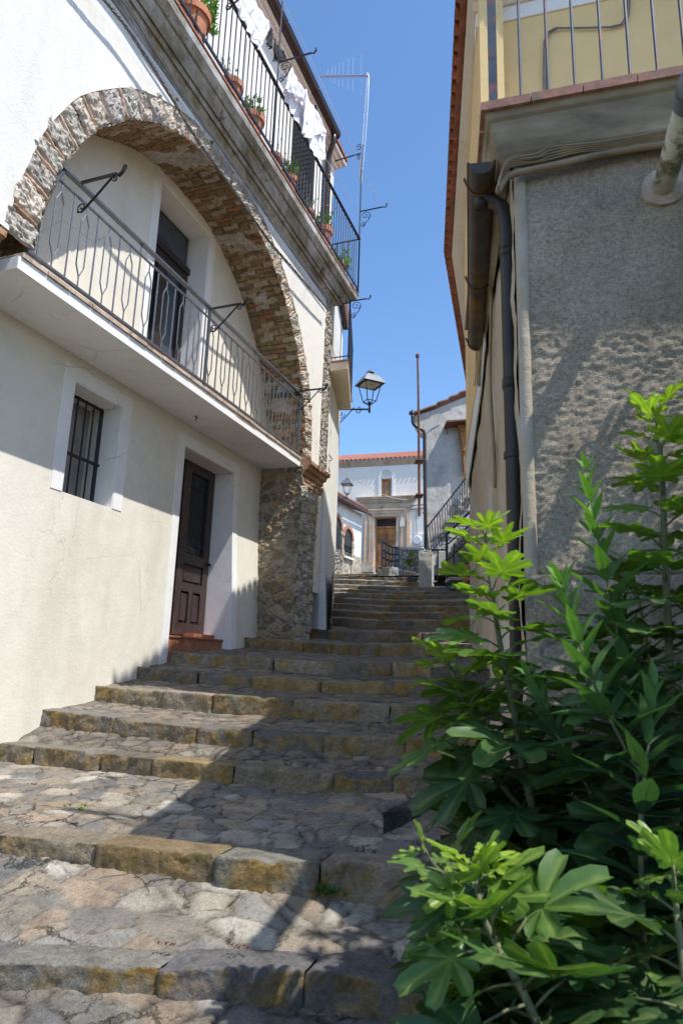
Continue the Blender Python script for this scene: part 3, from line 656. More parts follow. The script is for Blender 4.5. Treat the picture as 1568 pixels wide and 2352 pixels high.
# upper balcony: moulded slab, a cornice that turns round the corner
RV, FL, RB, RT = -3.42, 6.06, 6.15, 7.12        # rail plane, floor, bottom and top rail
prof = [(0, 5.60), (.015, 5.615), (.02, 5.655), (.075, 5.715), (.085, 5.745), (.098, 5.745), (.102, 5.725), (.118, 5.75), (.122, 5.785), (.138, 5.79), (.142, 5.77), (.20, 5.85), (.205, 5.885), (.222, 5.90), (.228, 5.885), (.262, 5.925), (.285, 5.95), (.292, 6.02), (.285, 6.045), (0, 6.05)]
mb = MB(); n = 280
def sp(u, o, z):
    p = W(u, -3.70 + o, z); return p + ZH * fr(p, 5, 4, 1) * .004
mb.grid(lambda i, j: sp(lerp(1.2, 9.20 + prof[j][0] * 1.6, i / n), *prof[j]), n, len(prof) - 1)
mb.grid(lambda i, j: W(9.20 + prof[j][0] * 1.6, lerp(-3.70 + prof[j][0], -4.7, i / 30), prof[j][1]), 30, len(prof) - 1)
mb.quad(W(1.2, -3.7, 6.05), W(1.2, -4.7, 6.05), W(9.5, -4.7, 6.05), W(9.5, -3.7, 6.05))
upbal = obj('upper_balcony', mb, 'slab', house)
mb = MB(); u = 1.3
while u < 9.6: mb.uvbox(u, min(u + .295, 9.69), -3.7, -3.40, 6.051, 6.072); u += .3
obj('balcony_tile_edging', mb, 'tile_edge', upbal)
mb = MB(); v = RV
mb.uvbox(2.3, 9.70, v - .009, v + .009, RB, RB + .037); mb.uvbox(2.3, 9.70, v - .021, v + .021, RT, RT + .017)
u = 2.4
while u < 9.62: mb.tube([W(u, v, RB), W(u, v, RT)], .0075, 6); u += .105
for u in (4.75, 6.37, 7.99, 9.69):
    mb.uvbox(u - .012, u + .012, v - .012, v + .012, 6.05, 7.14 if u != 4.75 else 6.2)
    mb.uvbox(u - .012, u + .012, v - .11, v + .012, 6.035, 6.06)
mb.uvbox(9.68, 9.70, -4.3, v, RT, RT + .017); mb.uvbox(9.682, 9.698, -4.3, v, RB, RB + .032)
for k in range(8): mb.tube([W(9.69, -4.25 + k * .105, RB), W(9.69, -4.25 + k * .105, RT)], .0075, 6)
obj('railing', mb, 'iron', upbal)
def scrollarm(mb, u, v, z, L):
    mb.uvbox(u - .009, u + .009, v, v + L, z, z + .014); mb.tube([W(u, v + L, z + .006), W(u, v + L + .04, z - .012), W(u, v + L + .07, z + .03), W(u, v + L + .065, z + .06)], [.008, .011, .012, .013], 6)
    mb.tube(spiral(W(u, v + .10, z - .09), VH, ZH, .085, 1.5, 26, -math.pi / 2 + .6, 1), .006, 5); mb.tube(spiral(W(u, v + .055, z - .26), VH, ZH, .05, 1.4, 22, math.pi / 2, -1), .006, 5)
    mb.tube([W(u, v + .19, z - .10), W(u, v + .16, z - .18), W(u, v + .05, z - .31)], .006, 5)
mb = MB(); mb.tube([W(6.38, RV, 7.05), W(6.38, RV, 9.2)], .012, 6); scrollarm(mb, 6.38, RV, 7.48, .45); obj('laundry_post', mb, 'iron', upbal)
mb = MB(); mb.tube([W(9.685, RV, 7.05), W(9.685, RV, 9.03)], .013, 6); scrollarm(mb, 9.685, RV, 7.66, .41)
mb.tube([PU(739, 378, 9.685), W(9.685, RV - .02, 8.85)], .012, 6)
mb.tube(spiral(W(9.685, RV - .05, 8.98), VH, ZH, .075, 1.4, 22), .007, 5); mb.tube(spiral(W(9.685, RV - .06, 8.77), VH, ZH, .055, 1.4, 22), .007, 5)
obj('laundry_post', mb, 'iron', upbal)
mb = MB(); bracket(mb, 5.08, RV, 7.08, .36, .21); obj('laundry_bracket', mb, 'iron', upbal)
# upper storey, set back behind the balcony, with its doors, cornice and roof
VU, UE = -3.98, 9.62
mb = MB(); UD1 = (4.38, 5.29, 6.08, 8.45); UD2 = (8.07, 8.93, 6.08, 8.45)
wallgrid(mb, lambda a, z: W(a, VU, z), .2, 9.79, 6.0, 9.03, [UD1, UD2], .32, VH); obj('upper_storey_wall', mb, 'plaster', house)
for h in (UD1, UD2):
    mb = MB(); mb.uvbox(h[0], h[1], VU - .3, VU - .26, h[2], h[3]); d = obj('upper_balcony_door', mb, 'door_dark', house)
    for a_, b_ in ((h[0] + .07, (h[0] + h[1]) / 2 - .03), ((h[0] + h[1]) / 2 + .03, h[1] - .07)): mb = MB(); mb.uvbox(a_, b_, VU - .262, VU - .25, h[2] + .3, h[3] - .1); obj('glass_pane', mb, 'glassdark', d)
mb = MB(); mb.uvbox(8.02, 8.06, VU, VU + .38, 6.15, 8.40)
for k in range(26): mb.uvbox(8.012, 8.02, VU + .03, VU + .35, 6.2 + k * .083, 6.255 + k * .083)
obj('shutter', mb, 'iron', house)
mb = MB(); EZ = 8.87
for k, (d, z0, z1) in enumerate(((.05, EZ - .11, EZ - .045), (.105, EZ - .045, EZ + .02), (.17, EZ + .02, EZ + .085))): mb.uvbox(.2, 9.79 + d, VU - .3, VU + d, z0, z1)
obj('eaves_cornice', mb, 'rosewhite', house)
mb = MB(); mb.add([W(.2, VU + .2, EZ + .095), W(9.95, VU + .2, EZ + .095), W(9.95, VU - 4.8, EZ + 1.7), W(.2, VU - 4.8, EZ + 1.7), W(.2, VU + .2, EZ + .16), W(9.95, VU + .2, EZ + .16), W(9.95, VU - 4.8, EZ + 1.8), W(.2, VU - 4.8, EZ + 1.8)], [(0, 3, 2, 1), (4, 5, 6, 7), (0, 1, 5, 4), (1, 2, 6, 5), (2, 3, 7, 6), (3, 0, 4, 7)])
obj('roof', mb, 'tile_roof', house)
GV, GZ_, GR = VU + .21, EZ + .13, .08
gu = uv(PV(773, 292, GV))[0]
mb = MB()
mb.grid(lambda i, j: W(lerp(.5, gu, i / 20), GV + GR * math.cos(math.pi * (1 + j / 10)), GZ_ + GR * math.sin(math.pi * (1 + j / 10))), 20, 10); mb.tube([W(.5, GV + GR, GZ_), W(gu, GV + GR, GZ_)], .009, 6); mb.lathe(W(gu, GV, GZ_ - .005), [(GR, 0), (GR, .012)], 18, UH)
for u in (3.2, 4.5, 5.8, 7.1, 8.3, 9.3): mb.tube([W(u, GV + (GR + .004) * math.cos(math.pi * (1 + k / 8)), GZ_ + (GR + .004) * math.sin(math.pi * (1 + k / 8))) for k in range(9)], .006, 4)
obj('gutter', mb, 'brown_gutter', house, smooth=True)
mb = MB(); mb.tube([W(gu - .12, GV, GZ_ - .04), W(gu - .10, GV - .01, GZ_ - .22), W(gu + .0, GV - .12, GZ_ - .36), W(gu + .02, GV - .14, GZ_ - .5), W(gu + .02, GV - .14, 6.1)], .048, 12)
for z in (6.8, 7.6, 8.2): mb.tube([W(gu + .02, GV - .14, z), W(gu + .02, GV - .14, z + .02)], .055, 12)
obj('drainpipe', mb, 'brown_gutter', house, smooth=True)
mb = MB(); mb.uvbox(.2, 9.1, -10, V0 - .5, -1.8, 8.9); obj('house_body', mb, 'plaster', house)
# ================================================================== RIGHT HOUSE (yellow, over a rough-cast ground floor)
rh = thing('yellow_house', (1.9, 5.0, -1.2), 'yellow plastered house with rough grey ground floor and a red tiled eave over the lane', 'house')
C0 = Vector((.826, 3.0, 0)); FA, SA = 106.0, 8.5
FB = 105.0; FW = VPl(C0, FB); SW = VPl(C0, SA)          # front wall (t to the right), side wall (t up the lane)
NF = Vector((azv(FB).y, -azv(FB).x, 0))
if NF.y > 0: NF = -NF
NS_ = Vector((-azv(SA).y, azv(SA).x, 0))
if NS_.x > 0: NS_ = -NS_
def PF(t, z, o=0.0): return C0 + azv(FB) * t + NF * o + ZH * z
def PS(t, z, o=0.0): return C0 + azv(SA) * t + NS_ * o + ZH * z
# rough-cast front wall, really rough
mb = MB(); na, nb = 270, 420; a1 = 3.3
def fn(i, j):
    a = a1 * (i / na) ** 1.15; z = lerp(-1.6, 2.60, j / nb); o = 0
    if z < .415: o += .05
    p = PF(a, z); e = math.exp(-(a / .05) ** 2) * .02
    q = Vector((a * 24 + nz((a, z, 4), 7) * 1.5, z * 38 + nz((a, z, 0), 4) * 2, 0)); r = noise.fractal(q, .6, 2.2, 4)
    o += r * .0048 + noise.noise(q * 2.1) * .0038 + fr(p, 2.2, 3, 4) * .010 - e
    if z < .43: o += fr(p, 5, 4, 9) * .02 - (.018 if .37 < z else 0)
    return p + NF * o
mb.grid(fn, na, nb); obj('front_wall', mb, 'roughcast', rh, smooth=True)
mb = MB()
def fn(i, j):
    z = lerp(-1.6, 2.64, j / 160); t = [0, .012, .03, .05, .062][i]; o = [.0, .014, .016, .012, -.01][i]; return PF(t, z, o + nz((0, z, i), 6) * .004)
mb.grid(fn, 4, 160); mb.quad(PF(0, -1.6), PF(0, 2.64), PS(.03, 2.64, .0), PS(.03, -1.6, .0)); obj('corner_bead', mb, 'tanrender', rh, smooth=True)
# side wall: old render below, yellow plaster above a slanting line
mb = MB(); na, nb = 120, 110
def fn(i, j):
    t = 5.5 * (i / na) ** 1.3; z = lerp(-1.6, 2.64, j / nb); p = PS(t, z); return p + NS_ * (.004 + fr(p, 2.2, 4, 1) * .02 + fr(p, 14, 3, 1) * .005)
mb.grid(fn, na, nb); obj('side_wall', mb, 'tanrender', rh, smooth=True)
q = [SW.hit(1078, 1079), SW.hit(1113, 905), SW.hit(1121, 820), SW.hit(1124, 795)]
tz = [((p - C0).dot(azv(SA)), p.z) for p in q]; tF = 5.52
poly = [(tF, tz[0][1] - .4), (min(tz[0][0], tF - .1), tz[0][1] - .3)] + [(t_, z_) for t_, z_ in tz[1:]] + [(tz[3][0], 2.72), (tF, 2.72)]
mb = MB(); mb.prism([PS(t_, z_, .028) for t_, z_ in poly], NS_ * .012); obj('lower_edge_band', mb, 'white2', rh)
poly2 = [(tF + .01, tz[0][1] + .1), (min(tz[0][0], tF - .1), tz[0][1] + .2)] + [(t_ + .25, z_ + .25) for t_, z_ in tz[1:]] + [(tz[3][0] + .25, 2.74), (tF + .01, 2.74)]
mb = MB(); mb.prism([PS(t_, z_, .041) for t_, z_ in poly2], NS_ * .006)
mb.prism([PS(1.85, 2.64, .03), PS(tF + .01, 2.64, .03), PS(tF + .01, 5.99, .03), PS(1.85, 5.99, .03)], NS_ * -.2)
# upper front (yellow) behind the balcony
Y0 = 2.05
mb.prism([PS(Y0, 2.64, .035), PS(Y0, 5.70, .035), PS(Y0, 5.70, .035) + azv(FA) * 3.8, PS(Y0, 2.64, .035) + azv(FA) * 3.8], azv(SA) * .2)
obj('upper_wall', mb, 'yellow', rh)
mb = MB(); mb.prism([PS(Y0 - .012, 5.705, .05), PS(Y0 - .012, 5.86, .05), PS(Y0 - .012, 5.86, .05) + azv(FA) * 3.8, PS(Y0 - .012, 5.705, .05) + azv(FA) * 3.8], azv(SA) * .2)
obj('white_band', mb, 'white', rh)
# return wing further up the lane, turned a little
P7 = PS(7.3, 0)
# eaves: polyline of the outer tile edge at z = 6.1
EZR = 6.10
E1 = PZ(1022, 580, EZR); E2 = PZ(1074, 892, EZR); Ed = (E1 - PZ(1048, 30, EZR)).normalized(); E0 = PZ(1048, 30, EZR) - Ed * .42
FE = azv(FA); Ef = E0 + FE * 4.6
def inward(p, q): d = (q - p).normalized(); n = Vector((d.y, -d.x, 0)); return n if n.x > 0 else -n
i1 = inward(E0, E1); i2 = inward(E1, E2); iF = azv(SA)
eave = [Ef, E0, E1, E2]; offs = [iF, (i1 + iF).normalized() * 1.35, ((i1 + i2) * .5).normalized(), i2]
mb = MB()
for k, (d0, d1, z0, z1, m) in enumerate(((.10, .30, -.075, -.02, 0), (.16, .42, -.13, -.075, 0),)):
    for (a, b, oa, ob) in zip(eave[:-1], eave[1:], offs[:-1], offs[1:]):
        A0, A1, B0, B1 = a + oa * d0, a + oa * 1.6, b + ob * d0, b + ob * 1.6
        mb.prism([A0 + ZH * z0, B0 + ZH * z0, B1 + ZH * z0, A1 + ZH * z0], ZH * (z1 - z0))
obj('eaves_cornice', mb, 'creamtrim', rh)
mb = MB()
for (a, b, oa, ob) in zip(eave[:-1], eave[1:], offs[:-1], offs[1:]):
    A0, A1, B0, B1 = a + oa * .25, a + oa * 1.6, b + ob * .25, b + ob * 1.6
    mb.prism([A0 - ZH * .18, B0 - ZH * .18, B1 - ZH * .18, A1 - ZH * .18], ZH * .05)
mb.prism([PS(Y0 - .03, 5.865, .07), PS(Y0 - .03, 5.965, .07), PS(Y0 - .03, 5.965, .07) + FE * 3.8, PS(Y0 - .03, 5.865, .07) + FE * 3.8], azv(SA) * .1)
obj('soffit_band', mb, 'beige', rh)
mb = MB()
for (a, b, oa, ob) in zip(eave[:-1], eave[1:], offs[:-1], offs[1:]):
    A0, A1, B0, B1 = a + oa * .03, a + oa * 3.0 + ZH * .9, b + ob * .03, b + ob * 3.0 + ZH * .9
    mb.add([A0 + ZH * 0, B0 + ZH * 0, B1, A1, A0 + ZH * .03, B0 + ZH * .03, B1 + ZH * .03, A1 + ZH * .03], [(0, 3, 2, 1), (4, 5, 6, 7), (0, 1, 5, 4), (1, 2, 6, 5), (2, 3, 7, 6), (3, 0, 4, 7)])
    L = (b - a).length; d = (b - a).normalized(); n = int(L / .17)
    for k in range(n):
        f = (k + .5) / n; p = lerp(a, b, f); o = lerp(oa, ob, f).normalized()
        for up_ in (0, 1):
            r0 = .075; q = []
            for s_, rr in ((-.02, r0), (.42, r0 * .82)):
                cp = p + (d * .085 * (1 if up_ else 0)) + o * s_ + ZH * (s_ * .30 + (.055 if up_ else .035))
                for m in range(7):
                    ang = math.pi * m / 6; sg = 1 if up_ else -1; q.append(cp + d * (math.cos(ang) * rr) + ZH * (sg * math.sin(ang) * rr * .7))
            q2 = [v_ + ZH * .014 for v_ in q]
            mb.add(q + q2, [(m, m + 1, m + 8, m + 7) for m in range(6)] + [(14 + m, 21 + m, 22 + m, 15 + m) for m in range(6)] + [(m, 14 + m, 15 + m, m + 1) for m in range(6)])
obj('roof_tiles', mb, 'tile_roof', rh)
# wing behind the bend
mb = MB(); w0 = E1 + i1 * .55 + ZH * 0; d2 = (E2 - E1).normalized()
mb.prism([Vector((w0.x, w0.y, -1)) , Vector((w0.x, w0.y, 5.95)), Vector((w0.x, w0.y, 5.95)) + d2 * 4.9, Vector((w0.x, w0.y, -1)) + d2 * 4.9], Vector((.3, 0, 0))); obj('wing_wall', mb, 'yellow', rh)
# balcony: cove, brick edge, railing
SC0 = PZ(1113, 240, 2.80); SC0.z = 0
zt_, zb_ = 2.80, 2.75
dback = azv(SA + 1)
cv = [(0, zb_), (.008, zb_ - .005), (.014, zb_ - .028), (.03, zb_ - .04), (.04, zb_ - .09), (.052, zb_ - .15), (.07, zb_ - .20), (.095, zb_ - .23), (.13, zb_ - .24)]
mb = MB()
def cove(o, dirv, inn, L, n):
    def fn(i, j):
        a, z = cv[j]; b = o + dirv * lerp(0, L, i / n) + inn * a + ZH * z
        return b + ZH * nz(b, 3) * .01
    mb.grid(fn, n, len(cv) - 1)
dF = azv(FA); dS = azv(SA)
def fn(i, j):
    a, z = cv[j]; L = lerp(a, 3.4, i / 50); b = SC0 + dF * L + dS * a + ZH * z; return b + ZH * nz(b, 2.2) * .008
mb.grid(fn, 50, len(cv) - 1)
def fn(i, j):
    a, z = cv[j]; L = lerp(a, 2.2, i / 26); b = SC0 + dS * L + dF * a + ZH * z; return b + ZH * nz(b, 2.2) * .008
mb.grid(fn, 26, len(cv) - 1)
mb.prism([SC0 + ZH * 2.57 + dF * .2 + dS * .2, SC0 + ZH * 2.62 + dF * 3.4 + dS * .2, SC0 + ZH * 2.62 + dF * 3.4 + dS * 2.2, SC0 + ZH * 2.62 + dF * .2 + dS * 2.2], ZH * .165)
mb.prism([SC0 + ZH * 2.755 + dF * .02 + dS * .02, SC0 + ZH * 2.755 + dF * 3.4 + dS * .02, SC0 + ZH * 2.755 + dF * 3.4 + dS * 2.2, SC0 + ZH * 2.755 + dF * .02 + dS * 2.2], ZH * .035)
rb = obj('balcony', mb, 'cove', rh, smooth=False)
mb = MB(); t_ = -.02
rnd = random.Random(5)
while t_ < 3.3:
    w = .245; mb.box(SC0 + dF * t_ - dS * (.018 + rnd.uniform(0, .003)) + ZH * (zb_ + .002 + rnd.uniform(-.002, .002)), dF * (w - .005), dS * .14, ZH * .048); t_ += w
t_ = .13
while t_ < 2.1: mb.box(SC0 + dS * t_ - dF * .02 + ZH * (zb_ + .002), dS * .235, dF * .14, ZH * .048); t_ += .24
obj('brick_edging', mb, 'tile_edge', rb)
mb = MB(); BP = VPl(SC0 + dS * .05, FA)
for k, x in enumerate((1132, 1196, 1259.5, 1321, 1386, 1450, 1514, 1580, 1646)):
    p = BP.hit(x, 215); t_ = (p - BP.p).dot(BP.d); r = .019 if k == 0 else .0085
    if k == 0: mb.cbox(BP.at(t_, 3.33), dF * .022, dS * .008, ZH * .53)
    else: mb.tube([BP.at(t_, 2.79), BP.at(t_, 3.88)], r * .9, 8)
mb.cbox(BP.at(1.6, 3.89), dF * 1.65, dS * .022, ZH * .012)
obj('railing', mb, 'rustbar', rb)
# wall cable on the yellow front
YW = VPl(PS(Y0, 0, .05), FA)
mb = MB(); pts = [YW.hit(x, y) + NF * .02 for x, y in ((1249, 260), (1248, 180), (1249, 100), (1257, 78), (1275, 68), (1330, 68), (1400, 66), (1425, 60), (1438, 38), (1440, 0))]
mb.tube(pts, .008, 6); mb.tube([p + dF * .018 - ZH * .008 for p in pts], .006, 6); obj('wall_cable', mb, 'cable', rh)
# gutter trough under the balcony edge
G0 = PZ(1105, 372, 2.55); G1 = PZ(1095.5, 788, 2.55); gd = (G1 - G0).normalized(); gs = Vector((gd.y, -gd.x, 0))
mb = MB(); R_ = .067
def fn(i, j):
    a = math.pi * (1 + j / 12); p = lerp(G0, G1, i / 20); return p + gs * math.cos(a) * R_ + ZH * (math.sin(a) * R_ + .0)
mb.grid(fn, 20, 12)
for e in (G0, G1): mb.add([e + gs * math.cos(math.pi * (1 + j / 12)) * R_ + ZH * math.sin(math.pi * (1 + j / 12)) * R_ for j in range(13)], [tuple(range(13))])
for sg in (-1, 1): mb.tube([G0 + gs * sg * R_, G1 + gs * sg * R_], .008, 6)
gut = obj('gutter', mb, 'gutter', rh, smooth=True)
mb = MB()
for f in (.08, .55, .99):
    mb = MB(); p = lerp(G0, G1, f); mb.tube([p + gs * math.cos(math.pi * (1 + j / 10)) * (R_ + .006) + ZH * math.sin(math.pi * (1 + j / 10)) * (R_ + .006) for j in range(11)], .006, 5)
    mb.tube([p + gs * (R_ + .006), p + gs * (R_ + .16) - ZH * .02], .006, 5); mb.tube([p - gs * (R_ + .006), p - gs * (R_ + .02) + ZH * .04], .008, 5)
    obj('gutter_bracket', mb, 'rust', gut)
# black downpipe with its swan neck
PX = PY(1163, 560, 3.15); dx, dy = PX.x, PX.y
g = PZ(1104, 420, 2.90)
pts = [lerp(G0, G1, .10) - ZH * .05, lerp(G0, G1, .10) - ZH * .12 + Vector((0, -.01, 0)), PY(1104, 428, 3.19), PY(1113, 452, 3.18), PY(1134, 464, 3.17), PY(1152, 475, 3.16), PY(1160, 500, 3.15)]
mb = MB(); mb.tube(smoothpts(pts) + [Vector((dx, dy, PX.z)), Vector((dx + .004, dy, 1.0)), Vector((dx + .008, dy, -1.2))], .036, 16)
for z in (PX.z - .03, 1.42): mb.tube([Vector((dx, dy, z)), Vector((dx, dy, z - .05))], .039, 16)
dp = obj('downpipe', mb, 'pipe_dark', rh, smooth=True)
mb = MB(); z = PY(1165, 1052, 3.15).z; mb.tube([Vector((dx, dy, z)), Vector((dx, dy, z + .03))], .040, 16); mb.tube([Vector((dx + .03, dy, z + .015)), Vector((dx + .075, dy - .01, z + .015))], .006, 6); obj('pipe_clamp', mb, 'pipe_dark', dp)
# cables and conduits on the corner
mb = MB(); fc = [(1145, 440), (1150, 425), (1163, 408), (1185, 398), (1230, 388), (1290, 376), (1350, 362), (1430, 346), (1568, 325)]
mb.tube(smoothpts([FW.hit(x, y + 18) + NF * .06 for x, y in fc]), .018, 10); obj('conduit', mb, 'cable_tan', rh, smooth=True)
mb = MB()
for k in range(5):
    d = k * 2.6; pts = [(1143 + k, 440), (1148 + k * 1.5, 412 - d * .6), (1163 + k, 393 - d), (1190, 384 - d), (1230, 380 - d * 1.2 + (k % 2) * 3), (1262, 372 - d * 1.8), (1320, 357 - d), (1400, 348 - d * .9), (1568, 318 - d)]
    mb.tube(smoothpts([FW.hit(x, y + 17) + NF * (.075 + .006 * k) for x, y in pts], 4), .0048, 6)
obj('cable_bundle', mb, 'cable_tan', rh)
mb = MB()
cb = [(1142, 440), (1136, 470), (1134, 520), (1132, 600), (1128, 680), (1124, 740), (1119, 800), (1116, 850), (1114, 885)]
mb.tube(smoothpts([SW.hit(x, y) + NS_ * .05 for x, y in cb]), .014, 8)
for k in range(3): mb.tube(smoothpts([SW.hit(x - 3 - k * 2 + math.sin(i * 2.1 + k) * 1.3, y) + NS_ * (.05 + .008 * k) for i, (x, y) in enumerate(cb[1:])], 4), .005, 6)
obj('cable_bundle', mb, 'cable_tan', rh)
mb = MB(); cb = [(1146, 500), (1143, 600), (1140, 760), (1138, 860), (1141, 930), (1146, 1010), (1149, 1060), (1150, 1120)]
mb.tube(smoothpts([SW.hit(x - 3, y) + NS_ * .03 for x, y in cb]), .012, 8); obj('conduit', mb, 'cable_tan', rh, smooth=True)
# bracket arm for wires at the eave
# vent flue
vb0 = FW.hit(1522, 432); tip = vb0 + NF * .50; mb = MB(); ax = (tip - vb0).normalized()
mb.tube([vb0 - ax * .05, tip], .051, 20); flue = obj('flue_pipe', mb, 'vent', rh, smooth=True)
mb = MB(); mb.tube([vb0 + NF * .0 - ax * .01, vb0 + ax * .018], .10, 24); obj('flue_collar', mb, 'tile_pale', flue)
mb = MB()
for k in range(5): mb.tube([tip + ax * (.006 + k * .014), tip + ax * (.012 + k * .014)], .056, 20)
mb.tube([tip, tip + ax * .085], .045, 16); mb.tube([tip + ax * .08, tip + ax * .10, tip + ax * .15, tip + ax * .17], [.06, .062, .058, .02], 20); obj('flue_cap', mb, 'zinc', flue, smooth=True)
mb = MB(); mb.prism([PF(.1, -1.6, -.08), PF(3.3, -1.6, -.08), PF(3.3, -1.6, -.08) + dS * 5.3, PF(.3, -1.6, -.08) + dS * 5.4], ZH * 4.2); obj('house_body', mb, 'yellow', rh)
# foot of the side wall: plinth, low walls and blocks beside the steps
def block(name, mat, pts, z0, z1, label, cat, amp=.012, par=None, seed=1, col=(.30, .27, .23), kind=None):
    """quad footprint pts (4 world points) raised from z0 to z1 with a worn surface"""
    mb = MB(); P = [Vector((p.x, p.y, 0)) for p in pts]; H = z1 - z0; n = 16
    def ptop(i, j): s_, t_ = i / n, j / n; b = lerp(lerp(P[0], P[1], s_), lerp(P[3], P[2], s_), t_); e = min(s_, 1 - s_, t_, 1 - t_); return b + ZH * (z1 + fr(b, 6, 3, seed) * amp - .018 * math.exp(-(e / .04) ** 2))
    mb.grid(ptop, n, n, lambda i, j: col)
    for a, b in ((0, 1), (1, 2), (2, 3), (3, 0)):
        nn = ((P[b] - P[a]).cross(ZH)).normalized(); m = max(6, int(H / .03))
        mb.grid(lambda i, j: lerp(P[a], P[b], i / n) + ZH * lerp(z0, z1 - .012, j / m) + nn * (fr(lerp(P[a], P[b], i / n) + ZH * lerp(z0, z1, j / m), 7, 4, seed) * amp * min(1, min(i, n - i) / 1.5) - (.014 if j == m else 0)), n, m, lambda i, j: col)
    o = obj(name, mb, mat, par, smooth=True)
    return tag(o, label, cat, kind=kind)
sidev = lambda u: PS((u - uv(C0)[0]) / math.cos(math.radians(SA - 20.3)), 0, 0)
def wallside(u, o=0.0):
    p = PS((u - uv(C0)[0]) / math.cos(math.radians(SA - 20.3)), 0, o); return p
b0 = PU(988, 1530, 5.22); zz = b0.z
block('concrete_plinth', 'step', [b0, wallside(5.22, -.1), wallside(9.5, -.1), W(9.5, -1.62, 0)], -.7, zz, 'rough concrete plinth along the foot of the yellow house beside the steps', 'plinth', amp=.02, col=(.15, .13, .105))
p0 = PZ(1011, 1893 - 95, -.58)
a = PZ(1012, 1800, -.60); b = PZ(1158, 1815, -.60)
block('low_stone_wall', 'riser', [a, b, b + dS * .5, a + dS * .42], -1.3, -.60, 'low stone wall end with a flat weathered top between the steps and the drainpipe', 'low wall', col=(.30, .24, .17))
a = PZ(880, 1880, -.80); b = PZ(1008, 1862, -.80)
block('stone_block', 'step', [a, b, b + UH * .30, a + UH * .30 + VH * .03], -1.2, -.76, 'dark squared stone block standing on the landing by the low wall', 'stone block', amp=.02, col=(.12, .11, .10))
# planting bed
mb = MB(); pa = W(1.2, -.42, 0); 
mb.grid(lambda i, j: W(lerp(1.0, 3.9, i / 20), lerp(-.40, 4.0, j / 24), -1.12 + fr((i * .3, j * .3, 0), 1, 3) * .05), 20, 24); tag(obj('planting_bed', mb, 'soil'), kind='structure')
# ================================================================== UP THE LANE, LEFT: white houses, their balcony and lanterns
wh = thing('white_house', W(10.6, -4.6, 0), 'narrow white house beyond the stone corner with cables on its wall', 'house')
mb = MB(); a = PU(737, 1090, 9.35)
WW = [(9.22, -3.72), (11.38, -4.30)]
def wwp(f, z, o=0): u, v = lerp(WW[0][0], WW[1][0], f), lerp(WW[0][1], WW[1][1], f); return W(u, v + o, z)
mb = MB(); mb.prism([wwp(0, -.5), wwp(1, -.5), W(11.38, -9, -.5), W(9.22, -9, -.5)], ZH * 6.9); obj('wall', mb, 'plaster', wh)
mb = MB(); mb.add([wwp(.0, 2.62, .012), wwp(.5, 2.62, .012), wwp(.62, -.3, .09), wwp(0, -.3, .17)], [(0, 1, 2, 3)]); mb.add([wwp(0, 2.62, .012), wwp(0, -.3, .17), wwp(0, -.3, -.1), wwp(0, 2.62, -.1)], [(0, 1, 2, 3)]); mb.add([wwp(.5, 2.62, .012), wwp(.62, -.3, .09), wwp(.62, -.3, -.1), wwp(.5, 2.62, -.1)], [(0, 1, 2, 3)]); obj('buttress', mb, 'white2', wh)
mb = MB(); mb.prism([wwp(-.02, 6.42, .10), wwp(1.02, 6.42, .10), W(11.5, -9, 7.4), W(9.2, -9, 7.4)], ZH * .05); obj('eaves', mb, 'door', wh); mb = MB()
for k in range(13): mb.tube([wwp((k + .5) / 13, 6.53, .12), wwp((k + .5) / 13, 7.4, -4.2)], .07, 8)
obj('roof', mb, 'tile_roof', wh)
# small balcony with its blank parapet slab
un = 9.42; S1 = PU(799, 846, un); zb1 = S1.z; S2_ = PZ(806, 940, zb1); ue, ve, _ = uv(S2_); vo = uv(S1)[1]; vi = -4.2; vv_at = lambda u: lerp(vo, ve, (u - un) / (ue - un))
mb = MB(); mb.add([W(un, vi, zb1), W(un, vo, zb1), W(ue, ve, zb1), W(ue, vi - .2, zb1), W(un, vi, zb1 + .13), W(un, vo, zb1 + .13), W(ue, ve, zb1 + .13), W(ue, vi - .2, zb1 + .13)], [(0, 3, 2, 1), (4, 5, 6, 7), (0, 1, 5, 4), (1, 2, 6, 5), (2, 3, 7, 6), (3, 0, 4, 7)])
wb = obj('balcony', mb, 'beige', wh)
mb = MB(); mb.prism([W(un - .02, vi, zb1 + .132), W(un - .02, vo + .02, zb1 + .132), W(ue, ve + .02, zb1 + .132), W(ue, vi - .2, zb1 + .132)], ZH * .025); obj('slab_edging', mb, 'tile_edge', wb)
mb = MB(); zr0, zr1 = zb1 + .16, zb1 + 1.16
for z in (zr1, zr0 + .06): mb.bar(W(un, vo, z), W(ue, ve, z), .012); mb.bar(W(un, vi, z), W(un, vo, z), .010)
n = int((ue - un) / .09)
for k in range(n + 1): u = lerp(un, ue, k / n); mb.tube([W(u, vv_at(u), zr0), W(u, vv_at(u), zr1)], .006, 5)
for v in (vo - .14, vo - .28): mb.tube([W(un, v, zr0), W(un, v, zr1)], .006, 6)
mb.uvbox(un - .012, un + .012, vo - .012, vo + .012, zr0, zr1 + .05); scrollarm(mb, un, vo, zr1 + .02, .28)
obj('railing', mb, 'iron', wb)
